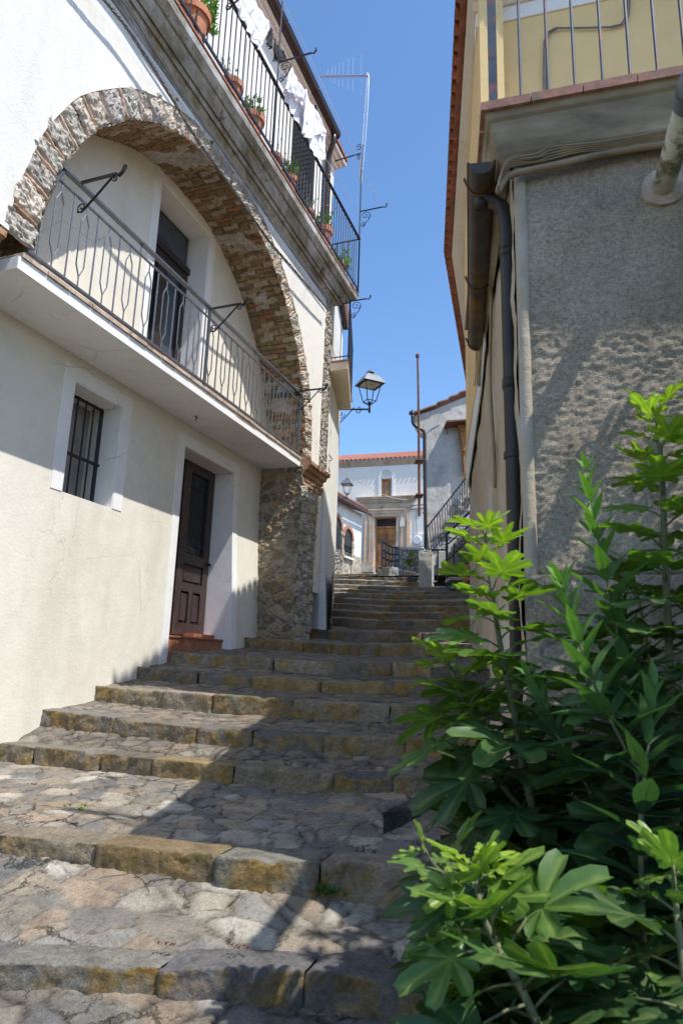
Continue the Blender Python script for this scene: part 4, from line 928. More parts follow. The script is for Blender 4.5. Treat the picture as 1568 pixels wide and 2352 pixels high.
# cable runs, meter box and shutters on the narrow wall
mb = MB()
for k, (x, dxx) in enumerate(((759, 0), (762, 1), (766, 2), (755, -1))):
    pts = [PV(x + math.sin(y * .02 + k) * 1.3 - (y - 720) * .028, y, -3.93 + .01 * k) for y in range(712, 1100, 28)]
    mb.tube(pts, .008, 5)
for pts in ([(765, 700), (757, 712), (764, 730), (757, 745), (760, 770)], [(760, 990), (750, 1030), (762, 1055), (752, 1060), (757, 1085)], [(757, 960), (753, 1010), (748, 1045), (754, 1075)]):
    mb.tube(smoothpts([PV(x, y, -3.88) for x, y in pts]), .009, 5)
obj('wall_cables', mb, 'cable', wh)
mb = MB()
for y in (1140, 1180, 1215):
    mb = MB(); p = PV(741, y, -3.92); mb.cbox(p, UH * .05, VH * .04, ZH * .09)
    obj('shutter_catch', mb, 'rust', wh)
# grey plaster slump and broken brick at the foot of the white wall
mb = MB(); rubble(mb, lambda a, b: W(a, -3.55 - (a - 9.3) * .38, b), VH, 40, 20, 9.4, 13.5, .2, 1.35, .2, .03, 2.2, palG); tag(obj('rubble_skirting', mb, 'rubble'), 'low rubble skirting at the foot of the white houses beside the upper steps', 'wall base')
# ---- lantern
def lantern(mount, arm_end, size, label):
    """mount: point on the wall, arm_end: point under the lamp"""
    lt = thing('street_lantern', mount, label, 'lantern', 'wall lanterns along the lane')
    d = arm_end - mount; h = Vector((d.x, d.y, 0)).normalized(); L = Vector((d.x, d.y, 0)).length; side = ZH.cross(h)
    mb = MB(); base = mount + ZH * 0; end = arm_end
    mb.tube([base, end], .018 * size, 8); mb.tube([end - ZH * .09 * size, end - ZH * .05 * size, end + ZH * .05 * size], [.004, .028 * size, .02 * size], 8)
    st_ = base - ZH * .30 * size; mb.tube(smoothpts([st_ + h * .0, st_ - ZH * .06 * size + h * .12 * L, st_ + ZH * .02 * size + h * .32 * L, base + h * .62 * L - ZH * .012]), .011 * size, 6)
    mb.tube(spiral(base + h * .28 * L - ZH * .14 * size, h, ZH, .10 * size, 1.3, 24, 0, -1), .009 * size, 5); mb.tube(spiral(base + h * .72 * L - ZH * .09 * size, h, ZH, .075 * size, 1.3, 24, math.pi / 2, -1), .009 * size, 5)
    mb.tube([base + ZH * .05, base - ZH * .38 * size], .016 * size, 6)
    obj('arm', mb, 'iron', lt)
    c = end + ZH * .07 * size; X = (h + side).normalized(); Yv = ZH.cross(X); s = size
    def ring(r, z): return [c + X * (r * a) + Yv * (r * b) + ZH * z for a, b in ((-1, -1), (1, -1), (1, 1), (-1, 1))]
    mb = MB(); lo = ring(.10 * s, .10 * s); hi = ring(.175 * s, .47 * s); t0 = ring(.24 * s, .47 * s); t05 = ring(.235 * s, .49 * s); t1 = ring(.12 * s, .66 * s); t2 = ring(.075 * s, .69 * s)
    for k in range(4):
        mb.tube([lo[k], hi[k]], .010 * s, 6); mb.tube([lo[k], lo[(k + 1) % 4]], .009 * s, 6); mb.tube([lo[k], c + ZH * .01 * s], .010 * s, 6)
    mb.tube([c - ZH * .02, c + ZH * .06 * s, c + ZH * .10 * s], [.02 * s, .035 * s, .02 * s], 8); obj('lamp_frame', mb, 'iron', lt)
    mb = MB()
    for a, b in ((t0, t05), (t05, t1), (t1, t2)):
        for k in range(4): mb.quad(a[k], a[(k + 1) % 4], b[(k + 1) % 4], b[k])
    mb.quad(*t2); mb.lathe(c + ZH * .69 * s, [(.05 * s, 0), (.05 * s, .03 * s), (.085 * s, .04 * s), (.06 * s, .07 * s), (.012 * s, .09 * s), (.004 * s, .14 * s)], 12); cap = obj('lamp_cap', mb, 'zinc', lt)
    mb = MB(); inn = ring(.17 * s, .468 * s)
    for k in range(4): mb.quad(t0[k], t0[(k + 1) % 4], inn[(k + 1) % 4], inn[k])
    obj('cap_rim', mb, 'iron', cap); mb = MB(); mb.quad(*ring(.168 * s, .462 * s)); mb.cbox(c + ZH * .45 * s, X * .05 * s, Yv * .05 * s, ZH * .012 * s); obj('lamp_diffuser', mb, 'lampglass', cap)
    return lt
ULn = ue + .25
lantern(PU(757, 940, ULn) - VH * .0, PU(848, 940, ULn), .92, 'large wall lantern on a scrolled arm beyond the small balcony, seen against the sky')
mnt = W(16.3, -4.28 - 0.0, 0); mp = VPl(W(16.2, -4.3, 0), 110)
m0 = PY(768, 1148, 26); m1 = PY(796, 1142, 26.3)
# ---- arcade beyond: low cream wing with brick arches
far = W(0, 0, 0)
arc = thing('arcade_wing', PY(800, 1300, 27), 'low cream wing with two brick edged stone arches left of the church', 'building')
AP = VPl(PY(828, 1300, 33.0), 25)      # runs back towards the camera on the left
tA, zA = AP.tz(828, 1180); 
def ap(x, y, o=0): p = AP.hit(x, y); n = Vector((-AP.d.y, AP.d.x, 0)); n = n if n.y < 0 else -n; return p + n * o
nA = Vector((-AP.d.y, AP.d.x, 0)); nA = nA if nA.dot(AP.p) < 0 else -nA
mb = MB(); arches = [((797, 1278), 15, 1206, 'a')]
pl, pr = AP.hit(745, 1300), AP.hit(828, 1300); zt_l, zt_r = AP.hit(745, 1138).z, AP.hit(828, 1180).z
zb_l = min(pl.z, pr.z) - .6
tL = (pl - AP.p).dot(AP.d); tR = (pr - AP.p).dot(AP.d); ztop = AP.hit(800, 1165).z
def apt(t, z, o=0): return Vector((AP.p.x, AP.p.y, 0)) + AP.d * t + nA * o + ZH * z
mb = MB(); mb.prism([apt(tL, zb_l), apt(tR, zb_l), apt(tR, ztop), apt(tL, ztop)], nA * -2.5); obj('wall', mb, 'plaster', arc)
mb = MB(); mb.prism([apt(min(tL, tR) - .3, ztop + .02, .35), apt(max(tL, tR) + .3, ztop + .02, .35), apt(max(tL, tR) + .3, ztop + 1.2, -3), apt(min(tL, tR) - .3, ztop + 1.2, -3)], ZH * .12)
n = int(abs(tR - tL) / .22)
for k in range(n): t_ = lerp(min(tL, tR), max(tL, tR), (k + .5) / n); mb.tube([apt(t_, ztop + .14, .40), apt(t_, ztop + 1.3, -3)], .085, 6)
obj('roof', mb, 'tile_roof', arc)
mb = MB(); mb.tube([apt(tL - .2, ztop - .02, .42), apt(tR + .2, ztop - .02, .42)], .06, 8); obj('gutter', mb, 'brown_gutter', arc)
def arch_open(xc, xh, ytop, ybot, name):
    a = AP.hit(xc - xh, ybot); b = AP.hit(xc + xh, ybot); top = AP.hit(xc, ytop); ta, tb = sorted(((a - AP.p).dot(AP.d), (b - AP.p).dot(AP.d))); r = (tb - ta) / 2; tc = (ta + tb) / 2; zc = top.z - r; z0 = min(a.z, b.z)
    mb = MB(); n = 14; pts = [apt(ta, z0, .012), apt(tb, z0, .012)] + [apt(tc + r * math.cos(math.pi * k / n), zc + r * math.sin(math.pi * k / n), .012) for k in range(n + 1)]
    mb.add(pts, [tuple(range(len(pts)))]); o = obj(name, mb, 'door_dark', arc)
    mb = MB()
    for k in range(26):
        a0, a1 = math.pi * k / 26, math.pi * (k + .85) / 26; q = [apt(tc + rr * math.cos(aa), zc + rr * math.sin(aa), .02) for aa, rr in ((a0, r), (a1, r), (a1, r * 1.36), (a0, r * 1.36))]; mb.prism(q, nA * .07, jit((.50, .27, .19), .2, rnd))
    obj('brick_arch', mb, 'brick', o)
    mb = MB()
    for sg in (-1, 1):
        mb = MB(); z = z0 - .7
        while z < zc - .05:
            h = rnd.uniform(.16, .28); w = r * rnd.uniform(.32, .5); x0 = tc + sg * r * 1.02; mb.prism([apt(x0, z, .01), apt(x0 + sg * w, z, .01), apt(x0 + sg * w, min(z + h, zc), .01), apt(x0, min(z + h, zc), .01)], nA * rnd.uniform(.03, .08), jit((.46, .36, .24), .25, rnd)); z += h + .02
        obj('stone_jamb', mb, 'brick', o)
    return o, ta, tb, z0, zc
o1, ta, tb, z0_, zc_ = arch_open(796, 9.5, 1214, 1276, 'arched_window')
mb = MB()
for k in range(5): t_ = lerp(ta, tb, (k + .5) / 5); mb.tube([apt(t_, z0_, .05), apt(t_, z0_ + (zc_ - z0_) * .62, .05)], .02, 5)
for f in (.15, .35, .6): mb.tube([apt(ta, z0_ + (zc_ - z0_) * f, .05), apt(tb, z0_ + (zc_ - z0_) * f, .05)], .02, 5)
obj('window_grille', mb, 'iron', o1)
mb = MB(); mb.prism([apt(ta - .1, z0_ - .1, .02), apt(tb + .1, z0_ - .1, .02), apt(tb + .1, z0_ - .01, .02), apt(ta - .1, z0_ - .01, .02)], nA * .14); obj('window_sill', mb, 'plaster', o1)
arch_open(768, 11, 1185, 1300, 'arched_opening')
# rubble dado
mb = MB(); rubble(mb, lambda a, b: apt(a, b, .02), nA, 70, 14, min(tL, tR), max(tL, tR), zb_l - .3, z0_ + .2, .3, .05, 3.3, [(.46, .38, .27), (.40, .33, .24), (.5, .43, .33)]); obj('stone_base', mb, 'rubble', arc)
lantern(m0, m1, .95, 'small wall lantern on a bracket by the arcade, in front of the church wall')
# rough rubble retaining wall before the arcade, with a handrail
mb = MB(); RW = VPl(PY(752, 1300, 17.5), -14); a = RW.hit(752, 1300); b = RW.hit(782, 1304)
p0, p1 = PY(748, 1310, 16.8), PY(786, 1306, 22.0); dd = Vector((p1.x - p0.x, p1.y - p0.y, 0)); nn = Vector((dd.y, -dd.x, 0)).normalized()
rubble(mb, lambda a, b: Vector((p0.x, p0.y, 0)) + dd * a + ZH * (lerp(lerp(p0.z, p1.z, a) - .3, lerp(PY(748, 1225, 16.8).z, PY(786, 1290, 22).z, a), b)), nn, 60, 24, 0, 1, 0, 1, .13, .05, 2.7, palG); tag(obj('retaining_wall', mb, 'rubble'), 'sloping rubble retaining wall left of the top of the steps', 'stone wall')
mb = MB(); q = [Vector((p0.x, p0.y, 0)) + dd * a + ZH * (lerp(PY(748, 1225, 16.8).z, PY(786, 1290, 22).z, a)) for a in (0, .3, .6, .9)]
mb.tube([p + ZH * .75 for p in q], .018, 6)
for k in range(14): p = lerp(q[0], q[-1], k / 13); mb.tube([p, p + ZH * .75], .010, 5)
tag(obj('handrail', mb, 'iron'), 'thin black handrail on the sloping rubble wall left of the steps top', 'handrail')
# ================================================================== CHURCH
CH = thing('church', PY(880, 1303, 38), 'white church wall with a carved sandstone portal and a tiled eave', 'church')
CP = VPl(PY(870, 1303, 38), -73); dC = -CP.d if CP.d.x < 0 else CP.d; nC = Vector((dC.y, -dC.x, 0)); nC = nC if nC.y < 0 else -nC
def ct(x, y):
    p = CP.hit(x, y); return (p - CP.p).dot(dC), p.z
def cp(t, z, o=0): return Vector((CP.p.x, CP.p.y, 0)) + dC * t + nC * o + ZH * z
tl, _ = ct(700, 1200); tr, _ = ct(1010, 1200); zr = ct(870, 1059)[1]; zg = ct(870, 1303)[1]
wt0, wz0 = ct(874, 1146); wt1, wz1 = ct(900, 1098); dt0 = ct(858, 1303)[0]; dt1 = ct(910, 1303)[0]; dzt = ct(885, 1188)[1]
mb = MB(); wallgrid(mb, lambda a, z: cp(a, z), tl, tr, zg - 3, zr, [(wt0, wt1, wz0, wz1), (dt0, dt1, zg - .3, dzt)], 1.2, nC); obj('wall', mb, 'rosewhite', CH)
mb = MB(); mb.prism([cp(tl, zr - 0.3, .02), cp(tr, zr - .3, .02), cp(tr, zr + .02, .12), cp(tl, zr + .02, .12)], ZH * .05); 
for k in range(30): t_ = lerp(tl, tr, (k + .5) / 30); mb.prism([cp(t_ - .09, zr - .26, .03), cp(t_ + .09, zr - .26, .03), cp(t_ + .09, zr - .02, .14), cp(t_ - .09, zr - .02, .14)], ZH * .03)
obj('eaves', mb, 'portal_corn', CH)
mb = MB(); mb.prism([cp(tl, zr + .07, .16), cp(tr, zr + .07, .16), cp(tr, zr + 2, -5), cp(tl, zr + 2, -5)], ZH * .05); n = int((tr - tl) / .26)
for k in range(n): t_ = lerp(tl, tr, (k + .5) / n); mb.tube([cp(t_, zr + .10, .20), cp(t_, zr + 2.1, -5)], .06, 8)
obj('roof', mb, 'tile_roof', CH)
# arched window niche
mb = MB(); tc = (wt0 + wt1) / 2; r = (wt1 - wt0) / 2; k_ = 14
out = [(tc + 1.45 * r * math.cos(math.pi * k / k_), wz1 + r * .6 + 1.45 * r * math.sin(math.pi * k / k_)) for k in range(k_ + 1)] ; inn = [(tc + 1.0 * r * math.cos(math.pi * k / k_), wz1 + r * .55 + r * math.sin(math.pi * k / k_)) for k in range(k_ + 1)]
out = [(out[0][0], wz0)] + out + [(out[-1][0], wz0)]; inn = [(inn[0][0], wz0)] + inn + [(inn[-1][0], wz0)]
for a, b, c, d in zip(out[:-1], out[1:], inn[1:], inn[:-1]): mb.prism([cp(*a, .01), cp(*b, .01), cp(*c, .01), cp(*d, .01)], nC * .05)
wf = obj('arched_window', mb, 'white', CH)
mb = MB(); mb.add([cp(*p, .008) for p in inn[1:-1]] , [tuple(range(len(inn) - 2))]); obj('blind_arch', mb, 'plaster', wf)
mb = MB()
for a, b in ((wt0, wt0 + .10), (tc - .08, tc + .08), (wt1 - .10, wt1)): mb.prism([cp(a, wz0, -.30), cp(b, wz0, -.30), cp(b, wz1, -.30), cp(a, wz1, -.30)], nC * .08)
mb.prism([cp(wt0, wz1 - .1, -.3), cp(wt1, wz1 - .1, -.3), cp(wt1, wz1, -.3), cp(wt0, wz1, -.3)], nC * .08); obj('window_frame', mb, 'church_wood', wf)
mb = MB(); mb.prism([cp(wt0, wz0, -.36), cp(wt1, wz0, -.36), cp(wt1, wz1, -.36), cp(wt0, wz1, -.36)], nC * .03); obj('glass_pane', mb, 'curtain', wf)
# portal
mb = MB()
ol, orr = ct(834, 1250)[0], ct(941, 1250)[0]; il, ir = dt0, dt1; ze = ct(885, 1168)[1]; zc0 = ct(885, 1158)[1]; zc1 = ct(885, 1142)[1]
for a, b in ((ol, il), (ir, orr)):
    sg = 1 if a == ir else -1; w = b - a; s0 = a if sg > 0 else b
    for f0, f1, o in ((0, .32, .10), (.32, .42, .16), (.42, .78, .12), (.78, .88, .18), (.88, 1.0, .10)):
        x0, x1 = s0 + sg * w * f0, s0 + sg * w * f1; mb.prism([cp(x0, zg - .3, 0), cp(x1, zg - .3, 0), cp(x1, dzt + .05, 0), cp(x0, dzt + .05, 0)], nC * o)
    mb.prism([cp(s0, zg - .3, 0), cp(s0 + sg * w, zg - .3, 0), cp(s0 + sg * w, zg + .28, 0), cp(s0, zg + .28, 0)], nC * .24)
n = 12; zs = dzt + .04
mb.prism([cp(ol, zs, 0), cp(orr, zs, 0), cp(orr, ze, 0), cp(ol, ze, 0)], nC * .13)
for k in range(3): mb.prism([cp(il - .12 * k - .1, zs + .16 * k, 0), cp(ir + .12 * k + .1, zs + .16 * k, 0), cp(ir + .12 * k + .1, zs + .16 * k + .13, 0), cp(il - .12 * k - .1, zs + .16 * k + .13, 0)], nC * (.16 + .02 * k))
for a, b in ((il - .14, il + .02), (ir - .02, ir + .14)): mb.prism([cp(a, zg - .3, -.48), cp(b, zg - .3, -.48), cp(b, dzt, -.48), cp(a, dzt, -.48)], nC * .6)
mb.prism([cp(il, dzt - .02, -.48), cp(ir, dzt - .02, -.48), cp(ir, dzt + .1, -.48), cp(il, dzt + .1, -.48)], nC * .6)
portal = obj('portal', mb, 'portal', CH)
mb = MB(); hh = ze; H_ = zc1 - ze
for k, (f0, f1, o, ex) in enumerate(((0, .18, .17, .05), (.18, .45, .15, .0), (.45, .58, .20, .12), (.58, .74, .23, .25), (.74, .90, .26, .38), (.90, 1.0, .29, .45))):
    mb.prism([cp(ol - ex, ze + H_ * f0, 0), cp(orr + ex, ze + H_ * f0, 0), cp(orr + ex, ze + H_ * f1 - .004, 0), cp(ol - ex, ze + H_ * f1 - .004, 0)], nC * o)
obj('portal_cornice', mb, 'portal_corn', portal)
mb = MB(); m_ = (il + ir) / 2; zt_d = lerp(zg, dzt, .80)
for a, b in ((il, m_ - .015), (m_ + .015, ir)):
    mb.prism([cp(a, zg - .3, -.5), cp(b, zg - .3, -.5), cp(b, zt_d, -.5), cp(a, zt_d, -.5)], nC * .06)
    for z0, z1 in ((.05, .3), (.36, .62), (.68, .96)):
        mb.prism([cp(a + .14, lerp(zg, zt_d, z0), -.44), cp(b - .14, lerp(zg, zt_d, z0), -.44), cp(b - .14, lerp(zg, zt_d, z1), -.44), cp(a + .14, lerp(zg, zt_d, z1), -.44)], nC * .03)
mb.prism([cp(il, zt_d, -.5), cp(ir, zt_d, -.5), cp(ir, zt_d + .12, -.5), cp(il, zt_d + .12, -.5)], nC * .14)
mb.prism([cp(il, zg - .3, -.6), cp(ir, zg - .3, -.6), cp(ir, dzt, -.6), cp(il, dzt, -.6)], nC * .05)
cd = obj('church_door', mb, 'church_wood', CH)
mb = MB(); mb.prism([cp(il, zt_d + .12, -.52), cp(ir, zt_d + .12, -.52), cp(ir, dzt + .0, -.52), cp(il, dzt, -.52)], nC * .03)
Lh = dzt - zt_d - .12
for k in range(-3, 12):
    for sg in (-1, 1):
        x0 = il + k * .16; a = cp(x0, zt_d + .12, -.47); b = cp(x0 + sg * Lh * .9, dzt, -.47)
        ta_, tb_ = (a - CP.p).dot(dC), (b - CP.p).dot(dC)
        if min(ta_, tb_) > il and max(ta_, tb_) < ir: mb.tube([a, b], .022, 4)
obj('transom_lattice', mb, 'door', cd)
mb = MB(); p = ct(925, 1205); mb.prism([cp(p[0] - .12, p[1] - .17, .2), cp(p[0] + .12, p[1] - .17, .2), cp(p[0] + .12, p[1] + .17, .2), cp(p[0] - .12, p[1] + .17, .2)], nC * .1); obj('wall_box', mb, 'plastic', CH)
mb = MB(); p = ct(959, 1242); mb.lathe(cp(p[0], p[1], 0), [(.26, 0), (.26, .2), (.22, .26)], 16, nC); p = ct(973, 1240); mb.prism([cp(p[0] - .4, p[1] - .35, 0), cp(p[0] + .2, p[1] - .35, 0), cp(p[0] + .2, p[1] + .3, 0), cp(p[0] - .4, p[1] + .3, 0)], nC * .15); obj('meter_boxes', mb, 'plastic', CH)
mb = MB(); 
for yy in (1162, 1170): mb.tube([cp(ct(943, yy)[0], ct(943, yy)[1], .06), cp(ct(975, yy - 3)[0], ct(975, yy - 3)[1], .06)], .03, 5)
mb.tube([cp(ct(957, 1172)[0], ct(957, 1172)[1], .05), cp(ct(956, 1200)[0], ct(956, 1200)[1], .05), cp(ct(958, 1238)[0], ct(958, 1238)[1], .05)], .018, 5); obj('wall_cables', mb, 'cable', CH)
mb = MB(); a = PV(778, 1076, -4.28); a = PU(777, 1076, 16.4); mb.tube([lerp(a, cp(ct(939, 1151)[0], ct(939, 1151)[1], .4), k / 20) - ZH * (math.sin(math.pi * k / 20) * .25) for k in range(21)], .012, 5); tag(obj('overhead_cable', mb, 'cord'), 'thin pale twisted cable slung from the white house to the church portal', 'cable')
# ================================================================== TOP OF THE STEPS: fence, low wall, car, kerb stones
def ft(name, pts_px, Y): return [PY(x, y, Y) for x, y in pts_px]
mb = MB(); P1, P2 = PY(877, 1300, 18.2), PY(915, 1302, 19.4); T1_, T2_ = PY(877, 1243, 18.2), PY(915, 1258, 19.4)
mb.tube([P1, T1_], .035, 8)
for k in range(1, 6): f = k / 5; b = lerp(P1, P2, f); t_ = lerp(T1_, T2_, f) - ZH * math.sin(math.pi * f) * .05; mb.tube([b, t_], .022, 6)
for g_ in (0, .36, .66, 1.0): mb.tube([lerp(lerp(P1, P2, k / 8), lerp(T1_, T2_, k / 8), g_) - ZH * math.sin(math.pi * k / 8) * .06 for k in range(9)], .028, 6)
tag(obj('iron_barrier', mb, 'greyiron'), 'short curved grey iron barrier in front of the church door', 'railing')
a, b = PY(884, 1300, 20.8), PY(968, 1310, 20.4); H1 = PY(905, 1259, 20.8).z; mb = MB()
rubble(mb, lambda s_, q: Vector((lerp(a.x, b.x, s_), lerp(a.y, b.y, s_), lerp(a.z - .6, lerp(PY(905, 1260, 20.8).z, PY(968, 1264, 20.4).z, s_), q))), Vector((0, -1, 0)), 90, 40, .22, 1, 0, 1, .12, .05, 4.2, [(.52, .47, .38), (.44, .40, .33), (.58, .53, .44), (.36, .33, .28)])
mb.box(Vector((lerp(a.x, b.x, .22), a.y - .1, PY(905, 1261, 20.8).z)), Vector(((b.x - a.x) * .78, b.y - a.y, PY(968, 1264, 20.4).z - PY(905, 1260, 20.8).z)), Vector((0, .5, 0)), ZH * .07, (.6, .56, .5))
tag(obj('rubble_parapet', mb, 'rubble'), 'low sunlit rubble parapet with a pale coping between the iron barrier and the pillar', 'stone wall')
for (x0, x1, y0, y1, Y, lab) in ((866, 893, 1302, 1321, 16.6, 'dark kerb block at the top of the steps under the iron barrier'), (893, 915, 1303, 1320, 16.7, 'pale kerb block right of the dark one under the iron barrier'), (927, 955, 1311, 1326, 16.0, 'square dark stone block at the right end of the top step'), (935, 959, 1325, 1338, 15.2, 'rough stone block against the pillar foot')):
    a, b = PY(x0, y1, Y), PY(x1, y1, Y); zt2 = PY(x0, y0, Y).z
    block('kerb_block', 'step', [a, b, b + Vector((0, .35, 0)), a + Vector((0, .35, 0))], a.z - .3, zt2, lab, 'stone block', amp=.02, col=(.42, .41, .39) if 'pale' in lab else (.13, .115, .10))
# weed on the parapet
def sprig(mb, c, n, L, col, rs, up=.8, w=.012):
    for k in range(n):
        d = Vector((rs.uniform(-1, 1), rs.uniform(-1, 1), rs.uniform(.2, 1) * up * 2)).normalized(); l = L * rs.uniform(.5, 1); s = d.cross(ZH)
        s = s.normalized() if s.length > .01 else Vector((1, 0, 0)); m_ = c + d * l * .5 + ZH * .0; e = c + d * l - ZH * l * .15
        mb.add([c - s * w * .3, c + s * w * .3, m_ + s * w, e, m_ - s * w], [(0, 1, 2, 3, 4)], jit(col, .25, rs))
rs = random.Random(9)
mb = MB(); c = PY(941, 1296, 20.35)
for k in range(8): sprig(mb, c + Vector((rs.uniform(-.08, .08), -.05, rs.uniform(-.12, .3))), 10, .26, (.30, .34, .06), rs, .9, .02)
tag(obj('wall_weed', mb, 'leaf'), 'yellow green weed growing from the sunlit rubble parapet', 'weed')
# white car behind the parapet (far)
car = thing('parked_car', PY(990, 1300, 26), 'white parked car mostly hidden behind the rubble parapet and the pillar', 'car')
cz = PY(990, 1264, 26).z; c0 = PY(945, 1262, 26); cx_ = c0.x
mb = MB(); prof2 = [(0, -.75), (.0, -.35), (.15, -.12), (.55, -.05), (.95, .30), (1.25, .42), (2.6, .44), (3.1, .28), (3.6, .0), (4.1, -.10), (4.2, -.5), (4.15, -.8)]
mb.prism([Vector((cx_ - .75 + a, c0.y, cz - .42 + z + .15)) for a, z in prof2], Vector((.3, 1.6, 0))); bd = obj('car_body', mb, 'carpaint', car)
mb = MB(); mb.prism([Vector((cx_ - .75 + a, c0.y - .01, cz - .42 + z + .15)) for a, z in ((.75, .02), (1.05, .30), (1.3, .36), (1.85, .37), (1.85, .0))], Vector((0, .02, 0))); mb.prism([Vector((cx_ - .75 + a, c0.y - .01, cz - .27 + z)) for a, z in ((1.95, .0), (1.95, .37), (2.6, .37), (3.0, .24), (3.3, .0))], Vector((0, .02, 0))); obj('car_window', mb, 'glassdark', car)
for xx in (.7, 3.4):
    mb = MB(); mb.lathe(Vector((cx_ - .75 + xx, c0.y + .05, cz - 1.0)), [(.32, -.1), (.32, .1)], 20, Vector((0, 1, 0))); wl = obj('wheel', mb, 'pipe_dark', car)
    mb = MB(); mb.lathe(Vector((cx_ - .75 + xx, c0.y - .06, cz - 1.0)), [(.2, -.02), (.2, .0)], 16, Vector((0, 1, 0))); obj('wheel_rim', mb, 'alu', wl)
# ================================================================== GREY HOUSE, right, half way up
GH = thing('grey_house', PY(1030, 1340, 17.5), 'weathered grey stucco house with an outside stair, tiled roof edge and orange wooden door', 'house')
YG = 17.5
def gy(x, y, o=0.0):
    p = PY(x, y, YG); p.y -= o; return p
zb2 = gy(975, 1345).z - .8; xL = gy(973, 1200).x; xR = xL + 1.75
top = [(gy(955, 955), gy(1000, 938)), ]
mb = MB(); ns = 60
def roofz(x): return lerp(gy(973, 948).z, gy(1075, 907).z, (x - xL) / (gy(1075, 907).x - xL))
def fn(i, j):
    x = lerp(xL, xR, i / 90); z = lerp(zb2, roofz(x) - .02, j / 130); p = Vector((x, YG, z)); return p + Vector((0, -1, 0)) * (fr(p, 4, 3, 3) * .006 + fr(p, 22, 3, 1) * .008)
mb.grid(fn, 90, 130)
mb.quad(Vector((xL, YG, zb2)), Vector((xL + .75, YG + 4, zb2)), Vector((xL + .75, YG + 4, roofz(xL))), Vector((xL, YG, roofz(xL))))
mb.grid(lambda i, j: Vector((xL - .02, YG - .03 + i * .05, lerp(zb2, roofz(xL) - .3, j / 100))) + Vector((0, 0, 0)), 1, 100)
obj('wall', mb, 'greystucco', GH, smooth=True)
mb = MB(); k_ = [(0, 0), (-.10, .05), (-.25, .12), (-.33, .26), (-.36, .42)]
ec = [gy(973, 990), gy(958, 975), gy(948, 965), gy(952, 950)]
mb.prism([gy(975, 1000, .02), gy(960, 990, .02), gy(949, 972, .02), gy(947, 957, .02), gy(1010, 938, .02), gy(1010, 975, .02), gy(990, 985, .02)], Vector((.1, .5, 0))); obj('corbel', mb, 'greystucco', GH)
mb = MB()
edge_ = [(943, 946), (952, 947), (965, 943), (985, 936), (1000, 931), (1002, 926), (1027, 919), (1029, 914), (1050, 907), (1052, 903), (1085, 893)]
for (xa, ya), (xb, yb) in zip(edge_[:-1], edge_[1:]):
    a, b = gy(xa, ya, .12), gy(xb, yb, .12); mb.prism([a, b, b - ZH * .035, a - ZH * .035], Vector((.2, 1.0, .12)))
obj('roof', mb, 'tile_edge', GH)
mb = MB()
for k, y in enumerate((897, 903, 909, 915)): a = gy(1049, y, -.6); mb.box(a, Vector((.6, 0, 0)), Vector((0, .5, 0)), ZH * (.035 if k != 3 else .2))
mb.box(gy(1052, 935, -.62), Vector((.5, 0, 0)), Vector((0, .4, 0)), ZH * .45); obj('chimney', mb, 'concrete', GH)
mb = MB(); pts = [(946, 958), (947, 975), (955, 984), (968, 991), (973, 1003), (973, 1040), (976, 1262)]
mb.tube(smoothpts([gy(x, y, .14) for x, y in pts], 4), .048, 10)
mb.tube([gy(943, 950, .1), gy(949, 958, .14)], [.09, .05], 8)
for y in (1060, 1100, 1180): mb.tube([gy(973.5, y, .14), gy(973.5, y + 2, .14)], .056, 10)
obj('downpipe', mb, 'brown_gutter', GH, smooth=True)
mb = MB(); mb.lathe(gy(1048, 1155, .03), [(.10, 0), (.10, .05)], 16, Vector((0, -1, 0))); obj('wall_vent', mb, 'zinc', GH)
mb = MB(); mb.prism([gy(1019, 980, .5), gy(1090, 975, .5), gy(1090, 978, .5), gy(1019, 984, .5)], Vector((0, .5, 0))); mb.prism([gy(1022, 982, .1), gy(1026, 982, .1), gy(1026, 1000, .1)], Vector((0, .06, 0))); obj('awning', mb, 'rust', GH)
mb = MB(); mb.prism([gy(1049, 980, .02), gy(1090, 975, .02), gy(1090, 1090, .02), gy(1063, 1092, .02), gy(1060, 1040, .02), gy(1053, 1000, .02)], Vector((0, -.18, 0)))
for y in (986, 996, 1040): mb.prism([gy(1047, y, .2), gy(1090, y - 4, .2), gy(1090, y - 2, .2), gy(1047, y + 2, .2)], Vector((0, -.05, 0)))
obj('wooden_door', mb, 'awning', GH)
# outside stair
STY = 16.6
def sy(x, y, o=0.0): p = PY(x, y, STY); p.y -= o; return p
mb = MB(); treads = [(983, 1262, 1000), (998, 1232, 1029), (1024, 1200, 1052), (1048, 1172, 1075), (1072, 1144, 1100)]
for (x0, y0, x1) in treads:
    a = sy(x0, y0); b = sy(x1, y0); mb.box(a, Vector((b.x - a.x + .1, 0, 0)), Vector((0, .85, 0)), ZH * .06)
    mb.box(Vector((a.x + .06, a.y + .03, a.z - .38)), Vector((b.x - a.x, 0, 0)), Vector((0, .8, 0)), ZH * .38)
mb.prism([sy(985, 1275, -.04), sy(1100, 1150, -.04), sy(1100, 1178, -.04), sy(1000, 1300, -.04)], Vector((0, .7, 0)))
stair = obj('outside_stair', mb, 'greystucco', GH)
mb = MB(); lo0, lo1 = sy(984, 1277, .06), sy(1082, 1152, .06); hi0, hi1 = sy(979, 1213, .06), sy(1082, 1082, .06)
mb.tube([hi0, hi1], .018, 6); mb.tube([lo0, lo1], .012, 6)
for k in range(19): f = k / 18; mb.tube([lerp(lo0, lo1, f), lerp(hi0, hi1, f)], .010, 5)
mb.tube([hi0 - ZH * 1.0, hi0 + ZH * .08], .02, 6); obj('railing', mb, 'iron', stair)
mb = MB(); prof_ = [sy(1018, 1262), sy(1018, 1225)]
